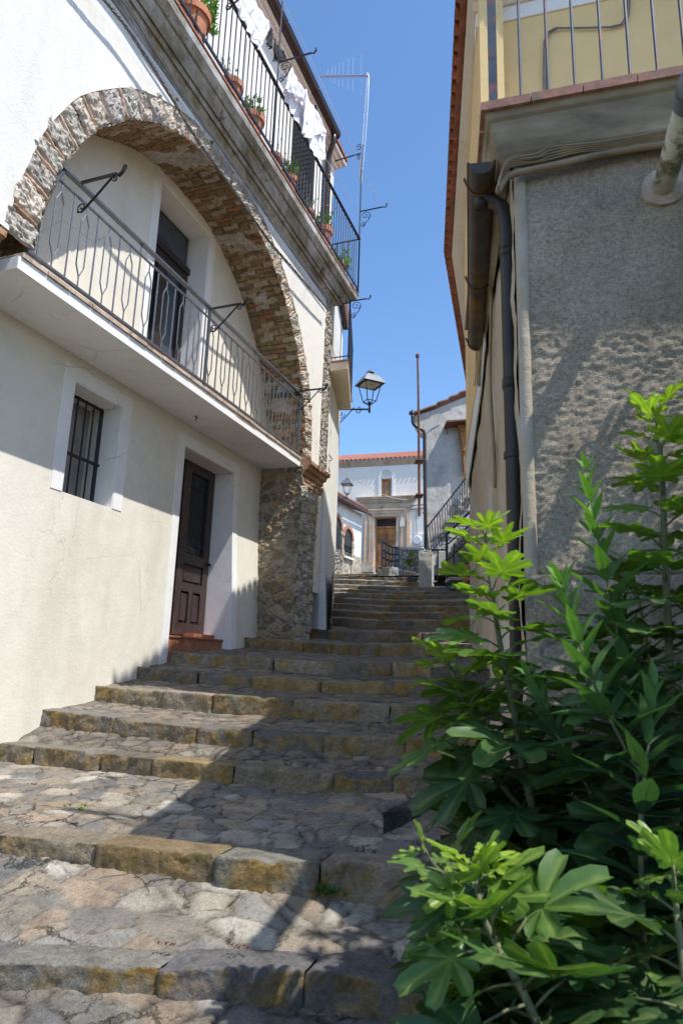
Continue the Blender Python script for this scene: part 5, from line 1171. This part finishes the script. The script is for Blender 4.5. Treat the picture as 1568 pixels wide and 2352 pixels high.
mb.prism([sy(1022, 1358, .1), sy(1022, 1285, .1), sy(1085, 1205, .1), sy(1085, 1358, .1)], Vector((0, .3, 0))); obj('dark_stairwell', mb, 'door_dark', GH)
mb = MB(); mb.prism([sy(1007, 1345, .02), sy(1007, 1268, .02), sy(1030, 1268, .02), sy(1024, 1300, .02), sy(1022, 1345, .02)], Vector((0, .3, 0))); obj('stair_pier', mb, 'greyrender', GH)
mb = MB(); RY = 14.6
def ry(x, y): return PY(x, y, RY)
mb.tube([ry(1027.5, 1357), ry(1025, 1228)], .03, 8); mb.tube([ry(1043, 1330), ry(1043, 1248)], .022, 6)
mb.tube([ry(1025, 1228), ry(1090, 1165)], .026, 6); mb.tube([ry(1028, 1250), ry(1090, 1195)], .016, 6); mb.tube([ry(1028, 1333), ry(1090, 1275)], .014, 6); mb.tube([ry(1030, 1285), ry(1090, 1225)], .016, 6)
mb.tube([ry(990, 1263), ry(1025, 1263)], .02, 6); mb.tube([ry(1005, 1263), ry(1004, 1345)], .014, 6)
X_ = Vector((1, 0, 0))
for x, y, r, sg in ((1018, 1236, .13, 1), (1060, 1240, .13, -1), (1048, 1262, .08, 1), (1060, 1210, .10, 1), (1020, 1255, .09, -1)): mb.tube(spiral(ry(x, y), X_, ZH, r, 1.4, 26, 0, sg), .009, 5)
tag(obj('iron_handrail', mb, 'iron'), 'black iron handrail with scrolls below the outside stair of the grey house', 'handrail')
a, b = PY(961, 1350, 15.0), PY(991, 1350, 15.0); zt2 = PY(975, 1264, 15.0).z
block('stucco_pillar', 'greyrender', [a, b, b + Vector((.12, .5, 0)), a + Vector((.12, .5, 0))], a.z - .2, zt2, 'squat grey stucco pillar at the right end of the upper steps', 'pillar', amp=.02)
a, b = PY(1000, 1348, 14.2), PY(1078, 1350, 14.2); mb = MB()
rubble(mb, lambda s_, q: Vector((lerp(PY(1030, 1, 14.2).x, b.x, s_), 13.6 + 0 * s_, lerp(b.z - .9, PY(1040, 1333, 13.6).z, q))), Vector((0, -1, 0)), 50, 50, 0, 1, 0, 1, .11, .05, 6.1, palB)
mb.box(Vector((PY(1031, 1333, 13.6).x, 13.5, PY(1031, 1333, 13.6).z)), Vector((.55, 0, 0)), Vector((0, .6, 0)), ZH * .06, (.4, .38, .34))
tag(obj('rubble_garden_wall', mb, 'rubble'), 'dark rubble garden wall under the handrail at the right edge of the upper steps', 'stone wall')
# rusty pole strapped beside the downpipe
pole = thing('rusty_pole', PY(963, 1180, 17.1), 'tall rusty steel pole rising above the roof line beside the grey house', 'pole')
mb = MB(); mb.tube([PY(962.5, 1185, 17.1), PY(961.5, 1000, 17.1), PY(960, 880, 17.1), PY(958.5, 818, 17.1)], [.036, .036, .03, .026], 8); mb.tube([PY(958.5, 820, 17.1), PY(958.3, 814, 17.1)], .055, 8); obj('pole_shaft', mb, 'rust', pole)
for y in (1056, 1136): mb = MB(); a = PY(955, y, 17.0); mb.box(a, Vector((.20, 0, 0)), Vector((0, .4, 0)), ZH * .035); obj('cross_bracket', mb, 'rust', pole)
# potted plants by the stair
# ================================================================== ANTENNA, LAUNDRY, POTS
ant = thing('roof_antenna', W(9.685, RV, 8.9), 'television antenna with a long toothed boom on a thin pale mast above the balcony corner', 'antenna')
mb = MB(); m1_ = PU(826, 395, 9.685); m2_ = PU(843, 172, 9.685); mb.tube([m1_ - ZH * .15, m2_], .014, 8); mb.tube([m2_ - ZH * .03, m2_ + ZH * .04], .03, 8)
mb.tube(smoothpts([m2_ + VH * .03, PU(845, 230, 9.685), PU(838, 330, 9.685), PU(829, 430, 9.685), PU(826, 520, 9.685)]), .005, 5); obj('mast', mb, 'alu', ant)
mb = MB(); b0_ = m2_ + VH * .03; b1_ = PU(735, 173, 9.685); mb.bar(b0_, b1_, .012); mb.bar(b0_ - ZH * .03, b1_ - ZH * .03, .008); bm = obj('boom', mb, 'alu', ant)
mb = MB()
for x, h0, h1 in ((829, 122, 218), (810, 130, 210), (799, 135, 206), (787, 141, 200), (778, 143, 198), (769, 148, 192), (761, 152, 188), (752, 157, 184)): mb.tube([PU(x + 1, h0, 9.685), PU(x - 1, h1, 9.685)], .0035, 4)
obj('antenna_elements', mb, 'alu', bm)
def cloth(name, outline_top, outline_bot, v, label, cat, mat='cloth', amp=.022, n=60, m=40, fold=9, seed=1, group=None):
    """hanging cloth between a traced top line and bottom line, folds vary across"""
    T_ = smoothpts([PV(x, y, v) for x, y in outline_top], 8); B_ = smoothpts([PV(x, y, v) for x, y in outline_bot], 8)
    def on(L, f): k = f * (len(L) - 1); a = int(min(k, len(L) - 2)); return lerp(L[a], L[a + 1], k - a)
    mb = MB()
    def fn(i, j):
        f, g = i / n, j / m; p = lerp(on(T_, f), on(B_, f), g); ph = f * fold * math.pi * 2 + nz((f * 4, g * 1.5, seed), 1) * 3.0
        return p + VH * (math.sin(ph) * amp * (.3 + .5 * g) + nz((f * 4, g * 3, seed), 1) * amp * .8) + UH * (math.cos(ph * .7) * amp * .15)
    mb.grid(fn, n, m); o = obj(name, mb, mat, smooth=True); o.modifiers.new('thick', 'SOLIDIFY').thickness = .004
    return tag(o, label, cat, group)
r6 = lambda x, y: ((600 + x / 1.8447) / 1.6327, (y / 1.8447) / 1.6327)
cloth('bed_sheet', [r6(560, -60), r6(640, -20), r6(690, 60), r6(740, 130), r6(762, 180)], [r6(530, 50), r6(570, 130), r6(610, 220), r6(650, 290), r6(690, 340)], -3.30, 'white sheet high on the line at the top, left of the black garments', 'sheet', fold=4, seed=3)
cloth('black_garment', [r6(758, 170), r6(772, 210), r6(784, 255)], [r6(735, 300), r6(755, 320), r6(768, 335)], -3.27, 'narrow black garment pegged next to the white sheet, left of the larger one', 'laundry', 'blackcloth', .03, 16, 24, 2, 4)
cloth('black_garment', [r6(785, 260), r6(825, 320), r6(862, 350)], [r6(782, 400), r6(820, 420), r6(875, 405)], -3.26, 'larger black garment hanging right beside the iron laundry post', 'laundry', 'blackcloth', .04, 20, 24, 2, 5)
cloth('bed_sheet', [r6(905, 460), r6(950, 600), r6(985, 690), r6(1010, 780)], [r6(850, 640), r6(890, 740), r6(940, 830), r6(1000, 940)], -3.32, 'white sheet draped against the balcony rail right of the laundry post', 'sheet', fold=4, seed=8, amp=.02)
cloth('white_shirt', [r6(915, 455), r6(935, 520), r6(965, 575), r6(1005, 620)], [r6(865, 610), r6(905, 640), r6(960, 680), r6(1010, 740)], -3.24, 'crumpled white shirt nearest the laundry post, highest on the lower line', 'laundry', amp=.025, fold=3, seed=12)
cloth('white_shirt', [r6(1005, 610), r6(1040, 690), r6(1095, 790), r6(1150, 900)], [r6(985, 920), r6(1030, 960), r6(1090, 930), r6(1142, 940)], -3.24, 'long white shirt hanging at the middle of the lower line', 'laundry', amp=.028, fold=3, seed=13)
cloth('white_shirt', [r6(1020, 830), r6(1060, 870), r6(1100, 880), r6(1145, 930)], [r6(1035, 1010), r6(1070, 1075), r6(1100, 1104), r6(1140, 1103)], -3.27, 'bright white cloth hanging lowest, over the railing near the drainpipe', 'laundry', amp=.02, fold=2, seed=14)
def line(name, pts, label, r=.004, mat='cord'):
    mb = MB(); mb.tube(pts, r, 5); return tag(obj(name, mb, mat), label, 'clothes line', 'clothes lines between the laundry posts')
la, lb = W(6.38, -3.02, 7.51), W(9.69, -3.08, 7.70)
line('clothes_line', [W(1.6, -3.02, 7.38), la, lb], 'outer clothes line running to the tip of the far scrolled bracket')
la, lb = W(5.97, -3.24, 7.02), W(9.06, -3.27, 7.18)
line('clothes_line', [W(1.5, -3.24, 6.9), la, lerp(la, lb, .5) - ZH * .05, lb], 'inner clothes line from which the white laundry hangs')
# flower pots
r31 = lambda x, y: ((1000 + x / 3.1356) / 1.6327, (400 + y / 3.1356) / 1.6327)
POTS = [(r6(215, 105), .17, 'big', 'large terracotta pot with a bushy fern, leftmost on the upper balcony'), (r6(492, 585), .12, 'twig', 'terracotta pot with dry twigs, right of the large fern pot'), (r6(640, 815), .125, 'herb', 'terracotta pot with green herbs just left of the long rail post'),
        (r6(785, 1085), .10, 'none', 'bare terracotta pot right behind the long rail post'), (r6(885, 1235), .11, 'fern', 'terracotta pot with bright fern fronds in the middle of the upper balcony'), (r31(470, 1290), .10, 'dry', 'terracotta pot with yellowing stems before the dark shutter'),
        (r31(665, 1440), .12, 'fern', 'terracotta pot with a leafy plant, second from the balcony corner'), (r31(850, 1940), .11, 'aspar', 'terracotta pot with feathery asparagus fern in the balcony corner')]
rs = random.Random(21); FLOOR = 6.074
for (px, r, kind, lab) in POTS:
    c = PV(px[0], px[1], -3.56); u, _, zr_ = uv(c); zr_ = max(FLOOR + .26, min(zr_, FLOOR + .52)); u = min(u, 9.5); r *= 1.15; H = zr_ - FLOOR
    pt = thing('flower_pot', W(u, -3.56, FLOOR), lab, 'flower pot', 'terracotta pots along the upper balcony')
    mb = MB(); mb.lathe(W(u, -3.56, FLOOR), [(r * .68, 0), (r * .92, H * .78), (r * 1.04, H * .79), (r * 1.06, H), (r * .95, H), (r * .9, H * .9)], 20); obj('pot', mb, 'terracotta', pt)
    mb = MB(); top = W(u, -3.56, zr_ - .02)
    if kind == 'big':
        for k in range(90): sprig(mb, top + Vector((rs.uniform(-1, 1), rs.uniform(-1, 1), 0)) * r * .9 + ZH * rs.uniform(-.02, .42) + UH * rs.uniform(0, .25), 12, .11, (.16, .30, .04), rs, .8, .010)
    elif kind in ('herb', 'fern'):
        for k in range(46): sprig(mb, top + Vector((rs.uniform(-1, 1), rs.uniform(-1, 1), 0)) * r * .9 + ZH * rs.uniform(0, .24), 9, .09, (.15, .27, .05) if kind == 'herb' else (.19, .32, .05), rs, .9, .009)
    elif kind == 'aspar':
        for k in range(60): sprig(mb, top + Vector((rs.uniform(-1, 1), rs.uniform(-1, 1), 0)) * r * 1.4 + ZH * rs.uniform(-.1, .22), 9, .10, (.20, .32, .08), rs, .6, .006)
    if kind in ('twig', 'dry', 'aspar', 'fern', 'none'):
        for k in range(9 if kind != 'none' else 3):
            d = Vector((rs.uniform(-.5, .5), rs.uniform(-.5, .5), 1)).normalized(); l = rs.uniform(.18, .42); mb.tube([top, top + d * l * .5 + ZH * .02, top + d * l], [.003, .0025, .001], 4, True, (.25, .24, .14))
            for q in range(5): sprig(mb, top + d * l * rs.uniform(.4, 1), 3, .045, (.24, .27, .13), rs, .8, .005)
    obj('plant', mb, 'leaf', pt)
# pots by the far stair
pt = thing('flower_pot', PY(1069, 1337, 13.5), 'tall orange terracotta pot on the rubble wall beside the yellow house corner', 'flower pot')
mb = MB(); z0 = PY(1069, 1337, 13.5); H = PY(1069, 1297, 13.5).z - z0.z; mb.lathe(z0, [(.045, 0), (.06, H * .85), (.075, H * .86), (.075, H)], 16); obj('pot', mb, 'terracotta', pt)
mb = MB()
for k in range(26): sprig(mb, z0 + ZH * (H + rs.uniform(0, .2)) + Vector((rs.uniform(-.14, .08), rs.uniform(-.1, .1), 0)), 8, .10, (.12, .24, .04), rs, .8, .012)
obj('plant', mb, 'leaf', pt)
mb = MB(); c = sy(1078, 1110)
for k in range(20): sprig(mb, c + Vector((rs.uniform(-.25, .1), rs.uniform(-.1, .1), rs.uniform(-.5, .25))), 8, .13, (.45, .26, .05), rs, .6, .012)
tag(obj('dry_plant', mb, 'leaf'), 'dry orange yellow plant hanging at the top of the outside stair', 'plant')
# small weeds and fallen leaves on the steps
def weed(pt, n, L, label, col=(.10, .20, .04)):
    mb = MB()
    for k in range(n): sprig(mb, pt + UH * -.01 + VH * rs.uniform(-.10, .10) + ZH * rs.uniform(0, .03), 7, L, col, rs, .7, .006)
    tag(obj('weed', mb, 'leaf'), label, 'weed')
def onstep(k, v, back=0.02): u, z, b = ST[k].at(v); return W(u - back, v, b + .01)
weed(onstep(2, uv(PZ(790, 2040, -1.1))[1]), 16, .05, 'small green weed at the foot of the broad ochre step below the landing')
weed(onstep(2, uv(PZ(165, 1900, -.93))[1], -.30) + ZH * .16, 7, .03, 'tiny weed on the sunlit landing near the left edge of the picture', (.2, .28, .06))
LV = [((1008, 1830), -.83, 'rusty fallen leaf on the landing left of the low wall'), ((1030, 1836), -.83, 'larger orange fallen leaf next to the low wall'), ((885, 1749), -.63, 'brown fallen leaf under the shaded riser, leftmost'), ((936, 1752), -.63, 'orange fallen leaf under the shaded riser, middle one'), ((975, 1752), -.63, 'orange fallen leaf under the shaded riser, rightmost'), ((72, 1806), -.84, 'dark red dried flowers fallen on the sunlit landing at left'), ((382, 2177), -1.16, 'dark red dried flowers on the nosing of the second step'), ((550, 2182), -1.16, 'strip of dark red dried flowers by the step joint')]
for (px, z, lab) in LV:
    c = PZ(px[0], px[1], z) + ZH * .012; mb = MB(); red = 'red' in lab
    for k in range(10 if red else 2):
        q = c + Vector((rs.uniform(-.03, .03), rs.uniform(-.015, .015), 0)) * (1.3 if red else .5); s_ = .010 if red else .022; a = rs.uniform(0, 6); d = Vector((math.cos(a), math.sin(a), rs.uniform(0, .4))); e = Vector((-math.sin(a), math.cos(a), rs.uniform(-.2, .3)))
        mb.add([q - d * s_, q - e * s_ * .5, q + d * s_ + ZH * .006, q + e * s_ * .5], [(0, 1, 2), (0, 2, 3)], (.14, .015, .015) if red else (.40, .13, .03))
    tag(obj('dried_flowers' if red else 'fallen_leaf', mb, 'leaf'), lab, 'dried flowers' if red else 'leaf')
# ================================================================== FIG TREES AND OLEANDERS
def _outline(th):
    """distance from the leaf's centre to its edge, th measured from the midrib"""
    a = abs(th); s_ = 0
    for c, l, w in ((0, .84, 22), (44, .72, 20), (88, .58, 22), (130, .40, 24)): s_ += (l * math.exp(-abs((a - c) / w) ** 3.6)) ** 3
    r = max(.33, s_ ** (1 / 3)); return r if a < 140 else lerp(r, .20, (a - 140) / 28)
_TH = {1: [(-168 + 6 * k) for k in range(57)], 0: [(-168 + 14 * k) for k in range(25)]}
_OUT = {q: [(_outline(a), math.sin(math.radians(a)), math.cos(math.radians(a)), min(abs(abs(a) - c) for c in (0, 42, 88)) < 3.1) for a in _TH[q]] for q in _TH}
def figleaf(mb, base, d, up, size, col, rs, lobes=5, curl=.25, fine=1):
    """lobed fig leaf: base point, direction of the midrib, upper side; rippled surface with paler veins"""
    d = d.normalized(); s = d.cross(up).normalized(); n = s.cross(d).normalized(); O = .20; ol = _OUT[fine]; rings = (.0, .3, .6, .85, 1.0) if fine else (.0, .55, 1.0)
    cup = curl * rs.uniform(-.3, 1.3); rip = rs.uniform(.02, .06); ph = rs.uniform(0, 6); asym = rs.uniform(.9, 1.1); droop = rs.uniform(.25, .8) * curl; vs = []; cs = []; m = len(ol)
    vein = (min(1, col[0] * 1.7 + .05), min(1, col[1] * 1.35 + .05), col[2] * 1.4 + .01); edge = jit(col, .12, rs)
    for f in rings:
        for i, (r, sa, ca, isv) in enumerate(ol):
            rr = r * f * (1 + (.035 * math.sin(i * 2.7 + ph) if f == 1.0 else 0)); x, y = rr * sa * (asym if sa > 0 else 1), O + rr * ca
            z = cup * abs(x) * .7 - droop * y * y - (.022 if isv and f > 0 else 0) * (1 - f * .5) + rip * math.sin(i * .9 + ph) * f * f
            vs.append(base + s * (x * size) + d * (y * size) + n * (z * size)); cs.append(vein if (isv and f < .9) or f == 0 else (edge if f > .8 else col))
    b = len(mb.v); mb.v += vs; mb.vc += cs
    for k in range(len(rings) - 1):
        for i in range(m - 1): a = b + k * m + i; mb.f.append((a, a + 1, a + m + 1, a + m)); mb.c.append(None)
    mb.tube([base - n * size * .004, base + d * (O * size) - n * size * .012, base + d * (.62 * size) - n * (droop * .38 + .02) * size], [size * .016, size * .011, size * .004], 4, False, vein)
def oleleaf(mb, base, d, up, L, w, col, rs):
    d = d.normalized(); s = d.cross(up).normalized(); n = s.cross(d).normalized(); m = 8; w *= 1.25; vs = []
    bend = rs.uniform(.05, .3)
    for i in range(m + 1):
        t = i / m; ww = w * math.sin(math.pi * min(1, t ** .85)) * (1 if t < 1 else 0) + .0008; p = base + d * (t * L) - n * (bend * L * t * t)
        vs += [p - s * ww + n * ww * .35, p, p + s * ww + n * ww * .35]
    fs = []
    for i in range(m): a = i * 3; fs += [(a, a + 1, a + 4, a + 3), (a + 1, a + 2, a + 5, a + 4)]
    mb.add(vs, fs, col); mb.tube([vs[1] + n * .0006, vs[m // 2 * 3 + 1] + n * .0008, vs[-5] + n * .0006], [.0013, .001, .0005], 3, False, (col[0] * 1.3 + .08, col[1] * 1.2 + .08, col[2] + .04))
def along(pts, f):
    Ls = [(b - a).length for a, b in zip(pts[:-1], pts[1:])]; T = sum(Ls) * f
    for (a, b), l in zip(zip(pts[:-1], pts[1:]), Ls):
        if T <= l: return lerp(a, b, T / l), (b - a).normalized()
        T -= l
    return pts[-1], (pts[-1] - pts[-2]).normalized()
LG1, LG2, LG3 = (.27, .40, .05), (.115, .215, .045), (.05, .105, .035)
def fig_shoot(st, lf, px, Y0_, Y1_, n, s0, s1, rs, r0=.012, tint=0.0, f0=0.0, f1=1.0, droop=.3, spin=0.0, bright=.45):
    """px from tip to foot; n leaves; size from s0 at the tip to s1"""
    pts = smoothpts([PY(x, y, lerp(Y0_, Y1_, i / (len(px) - 1))) for i, (x, y) in enumerate(px)], 4)
    m = len(pts); st.tube(pts, [lerp(r0 * .35, r0, (i / (m - 1)) ** .7) for i in range(m)], 8, True)
    for k in range(n):
        f = lerp(f0, f1, (k / max(1, n - 1)) ** 1.15); p, t = along(pts, f); t = -t; a = k * 2.4 + spin + rs.uniform(-.3, .3); x = Vector((1, 0, 0)); x = (x - t * x.dot(t)).normalized(); y = t.cross(x)
        radial = x * math.cos(a) + y * math.sin(a); el = lerp(1.1, .15, min(1, f * 1.6)); dpet = (radial + t * el).normalized(); size = lerp(s0, s1, min(1, f * 1.8)) * rs.uniform(.85, 1.15); pl = size * lerp(.35, .65, f)
        b = p + dpet * pl; st.tube([p, p + dpet * pl * .5 + ZH * pl * .05, b], [.0035, .003, .0025], 5)
        dl = (radial * 1.0 + ZH * lerp(.55, -droop, min(1, f * 1.8)) + t * .1).normalized(); up_ = (ZH * 1.0 - radial * .15 + Vector((rs.uniform(-.35, .35), rs.uniform(-.5, .2), 0))).normalized()
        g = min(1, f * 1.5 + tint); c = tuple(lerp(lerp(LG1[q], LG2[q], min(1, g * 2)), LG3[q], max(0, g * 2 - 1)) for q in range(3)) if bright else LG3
        figleaf(lf, b, dl, up_, size, jit(c, .18, rs), rs, fine=0 if tint > .6 else 1)
def ole_shoot(st, lf, px, Y0_, Y1_, n, L, rs, r0=.006, tint=0.0):
    pts = smoothpts([PY(x, y, lerp(Y0_, Y1_, i / (len(px) - 1))) for i, (x, y) in enumerate(px)], 4); m = len(pts); st.tube(pts, [lerp(.0022, r0, i / (m - 1)) for i in range(m)], 7, True)
    for k in range(n):
        f = (k / max(1, n - 1)) ** 1.1; p, t = along(pts, f * .97); t = -t; x = Vector((1, 0, 0)); x = (x - t * x.dot(t)).normalized(); y = t.cross(x)
        for w3 in range(3):
            a = w3 * 2.094 + k * 1.05 + rs.uniform(-.25, .25); radial = x * math.cos(a) + y * math.sin(a); el = lerp(2.6, .25, min(1, f * 2.2)) ; d = (radial + t * el + ZH * .1).normalized(); l = L * lerp(.45, 1.0, min(1, f * 2.5)) * rs.uniform(.8, 1.1)
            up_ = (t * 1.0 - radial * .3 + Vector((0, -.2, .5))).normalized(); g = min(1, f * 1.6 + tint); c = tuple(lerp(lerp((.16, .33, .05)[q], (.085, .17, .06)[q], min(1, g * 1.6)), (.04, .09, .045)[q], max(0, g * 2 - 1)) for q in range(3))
            oleleaf(lf, p, d, up_, l, l * .105, jit(c, .15, rs), rs)
rs = random.Random(4)
def plant(name, label, cat, foot, builds, group=None):
    t = thing(name, foot, label, cat, group); st, lf = MB(), MB()
    for b in builds: b(st, lf)
    obj('stems', st, 'bark', t, smooth=True); obj('foliage', lf, 'leaf', t, smooth=True); return t
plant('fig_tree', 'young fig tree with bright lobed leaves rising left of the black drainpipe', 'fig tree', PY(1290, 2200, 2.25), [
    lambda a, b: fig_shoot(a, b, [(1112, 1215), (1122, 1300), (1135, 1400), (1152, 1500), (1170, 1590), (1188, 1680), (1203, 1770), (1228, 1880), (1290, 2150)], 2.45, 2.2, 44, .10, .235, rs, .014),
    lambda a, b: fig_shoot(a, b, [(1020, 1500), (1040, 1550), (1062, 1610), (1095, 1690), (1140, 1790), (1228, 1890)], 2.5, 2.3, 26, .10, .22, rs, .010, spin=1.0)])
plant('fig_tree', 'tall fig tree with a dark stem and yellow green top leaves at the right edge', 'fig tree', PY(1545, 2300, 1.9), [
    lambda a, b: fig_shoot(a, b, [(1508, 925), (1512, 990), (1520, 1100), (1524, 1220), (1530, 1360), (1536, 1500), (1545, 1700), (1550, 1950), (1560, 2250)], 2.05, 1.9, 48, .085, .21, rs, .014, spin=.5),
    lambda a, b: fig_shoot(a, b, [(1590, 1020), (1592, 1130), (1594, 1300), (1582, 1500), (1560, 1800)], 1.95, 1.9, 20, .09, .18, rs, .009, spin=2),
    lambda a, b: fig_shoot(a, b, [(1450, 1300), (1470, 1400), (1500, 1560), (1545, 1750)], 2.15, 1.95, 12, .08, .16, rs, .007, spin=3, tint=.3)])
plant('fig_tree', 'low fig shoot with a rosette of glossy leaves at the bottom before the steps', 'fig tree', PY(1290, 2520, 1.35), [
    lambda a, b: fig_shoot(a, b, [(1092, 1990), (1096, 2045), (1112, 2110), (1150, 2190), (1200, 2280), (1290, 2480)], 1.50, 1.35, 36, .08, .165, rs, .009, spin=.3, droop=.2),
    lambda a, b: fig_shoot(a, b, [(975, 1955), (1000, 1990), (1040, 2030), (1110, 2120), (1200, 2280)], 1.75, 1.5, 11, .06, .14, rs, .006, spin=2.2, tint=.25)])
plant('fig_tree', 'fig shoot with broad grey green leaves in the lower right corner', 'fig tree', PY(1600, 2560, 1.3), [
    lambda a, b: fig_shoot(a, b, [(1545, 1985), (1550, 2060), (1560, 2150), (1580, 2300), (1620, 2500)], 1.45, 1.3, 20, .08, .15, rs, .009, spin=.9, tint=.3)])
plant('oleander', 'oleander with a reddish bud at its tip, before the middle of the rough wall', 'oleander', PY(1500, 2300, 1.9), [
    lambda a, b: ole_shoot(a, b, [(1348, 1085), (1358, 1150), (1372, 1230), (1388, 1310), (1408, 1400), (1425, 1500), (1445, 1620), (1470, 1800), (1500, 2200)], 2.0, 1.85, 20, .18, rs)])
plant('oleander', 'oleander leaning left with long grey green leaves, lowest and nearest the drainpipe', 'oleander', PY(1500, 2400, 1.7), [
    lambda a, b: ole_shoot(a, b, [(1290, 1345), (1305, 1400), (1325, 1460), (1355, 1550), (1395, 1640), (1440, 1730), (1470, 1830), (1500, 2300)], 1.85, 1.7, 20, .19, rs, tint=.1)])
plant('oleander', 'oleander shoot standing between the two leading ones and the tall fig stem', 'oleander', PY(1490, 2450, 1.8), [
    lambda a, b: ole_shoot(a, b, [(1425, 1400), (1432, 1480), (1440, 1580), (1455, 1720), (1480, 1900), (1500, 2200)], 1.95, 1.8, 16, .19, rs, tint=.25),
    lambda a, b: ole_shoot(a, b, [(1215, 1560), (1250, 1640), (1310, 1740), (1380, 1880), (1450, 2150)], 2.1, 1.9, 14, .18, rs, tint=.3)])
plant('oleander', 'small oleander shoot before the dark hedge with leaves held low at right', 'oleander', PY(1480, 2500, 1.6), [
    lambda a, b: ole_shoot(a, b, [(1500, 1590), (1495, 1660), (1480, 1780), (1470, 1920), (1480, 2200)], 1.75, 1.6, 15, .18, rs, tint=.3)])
rs2 = random.Random(8)
def thicket(a, b):
    spots = [(1260, 1830, 2.5), (1340, 1640, 2.55), (1440, 1560, 2.5), (1200, 1990, 2.1), (1330, 2030, 1.95), (1420, 1850, 2.2), (1540, 1700, 2.3), (1480, 2130, 1.7), (1270, 2200, 1.7), (1400, 2260, 1.55), (1150, 2300, 1.5),
             (1300, 1730, 2.75), (1380, 1700, 2.7), (1490, 1640, 2.7), (1240, 1700, 2.7), (1560, 1560, 2.6), (1300, 1900, 2.4), (1380, 1960, 2.25), (1500, 1880, 2.2), (1560, 2000, 2.1), (1230, 2090, 1.95), (1360, 2160, 1.8), (1450, 2030, 1.9), (1560, 2200, 1.7), (1310, 2320, 1.5), (1480, 2320, 1.5), (1190, 1900, 2.5), (1600, 1800, 2.2)]
    spots += [(1120, 1640, 2.75), (1060, 1720, 2.6), (1180, 1600, 2.75), (1100, 1830, 2.35), (1150, 1750, 2.5), (1080, 2200, 1.65), (1180, 2150, 1.8)]
    for q, (x, y, Y) in enumerate(spots):
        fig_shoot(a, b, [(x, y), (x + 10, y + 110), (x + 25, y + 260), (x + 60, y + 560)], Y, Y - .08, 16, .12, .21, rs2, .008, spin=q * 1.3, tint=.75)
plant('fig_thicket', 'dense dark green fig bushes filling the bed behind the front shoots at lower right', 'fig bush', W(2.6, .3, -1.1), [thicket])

# the bushes go on to the right of the picture, where they throw their shade over the lower steps
def tall(a, b):
    for q, (X, Y, zt_top) in enumerate(((1.62, 2.1, 2.15), (1.80, 2.3, 2.5), (1.85, 2.0, 2.4), (1.6, 1.75, 1.9), (2.05, 2.2, 2.6), (1.75, 1.55, 2.1), (2.15, 1.8, 2.5), (1.5, 1.4, 1.7))):
        pts = [Vector((X, Y, zt_top)), Vector((X + .03, Y, zt_top * .5)), Vector((X + .02, Y + .05, 0)), Vector((X, Y, -1.15))]; m = len(pts); a.tube(pts, [.005, .01, .014, .018], 8)
        for k in range(44):
            f = (k / 43) ** 1.05 * .8; p, t = along(pts, f); an = k * 2.4 + q; rad = Vector((math.cos(an), math.sin(an), .2)); pl = .12; bp = p + rad * pl; a.tube([p, bp], [.003, .0025], 5)
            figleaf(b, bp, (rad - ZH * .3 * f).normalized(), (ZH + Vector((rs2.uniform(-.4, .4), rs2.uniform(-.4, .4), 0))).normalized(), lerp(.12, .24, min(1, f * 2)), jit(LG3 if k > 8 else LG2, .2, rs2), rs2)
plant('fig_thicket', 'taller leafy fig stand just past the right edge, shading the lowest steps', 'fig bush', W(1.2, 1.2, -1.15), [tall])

# grime splashed up the plaster where the lane meets the wall
t = NT('wall_grime'); a = t.attr(); sepc = t.n("ShaderNodeSeparateColor"); t.l(a, sepc.inputs[0]); t.color(t.ramp(t.noise(12, 5), [(.3, (.20, .15, .10)), (.7, (.40, .32, .23))])); t.rough(.95, spec=.1)
al = t.math('MULTIPLY', t.ramp(t.math('ADD', t.math('MULTIPLY', t.noise(3.2, 8, .82), 1.25), t.math('MULTIPLY', sepc.outputs[0], .75)), [(1.0, 0.0), (1.5, .5)]), 1.0); t.l(al, t.b.inputs['Alpha']); M_['grime'] = t.m
def wall_ground(u):
    z = None
    for k_, st in enumerate(ST[:10]):
        a_, zt3, _ = st.at(-4.3); b_, _, zb3 = ST[k_ + 1].at(-4.3)
        if a_ <= u <= b_: return lerp(zt3, zb3, (u - a_) / max(.01, b_ - a_))
    return -1.3
mb = MB(); n = 150
mb.grid(lambda i, j: W(lerp(2.2, 6.21, i / n), V0 + .004, wall_ground(lerp(2.2, 6.21, i / n)) - .03 + .34 * j / 8), n, 8, lambda i, j: ((1 - j / 8) ** 1.3,) * 3)
obj('wall_grime', mb, 'grime', house)
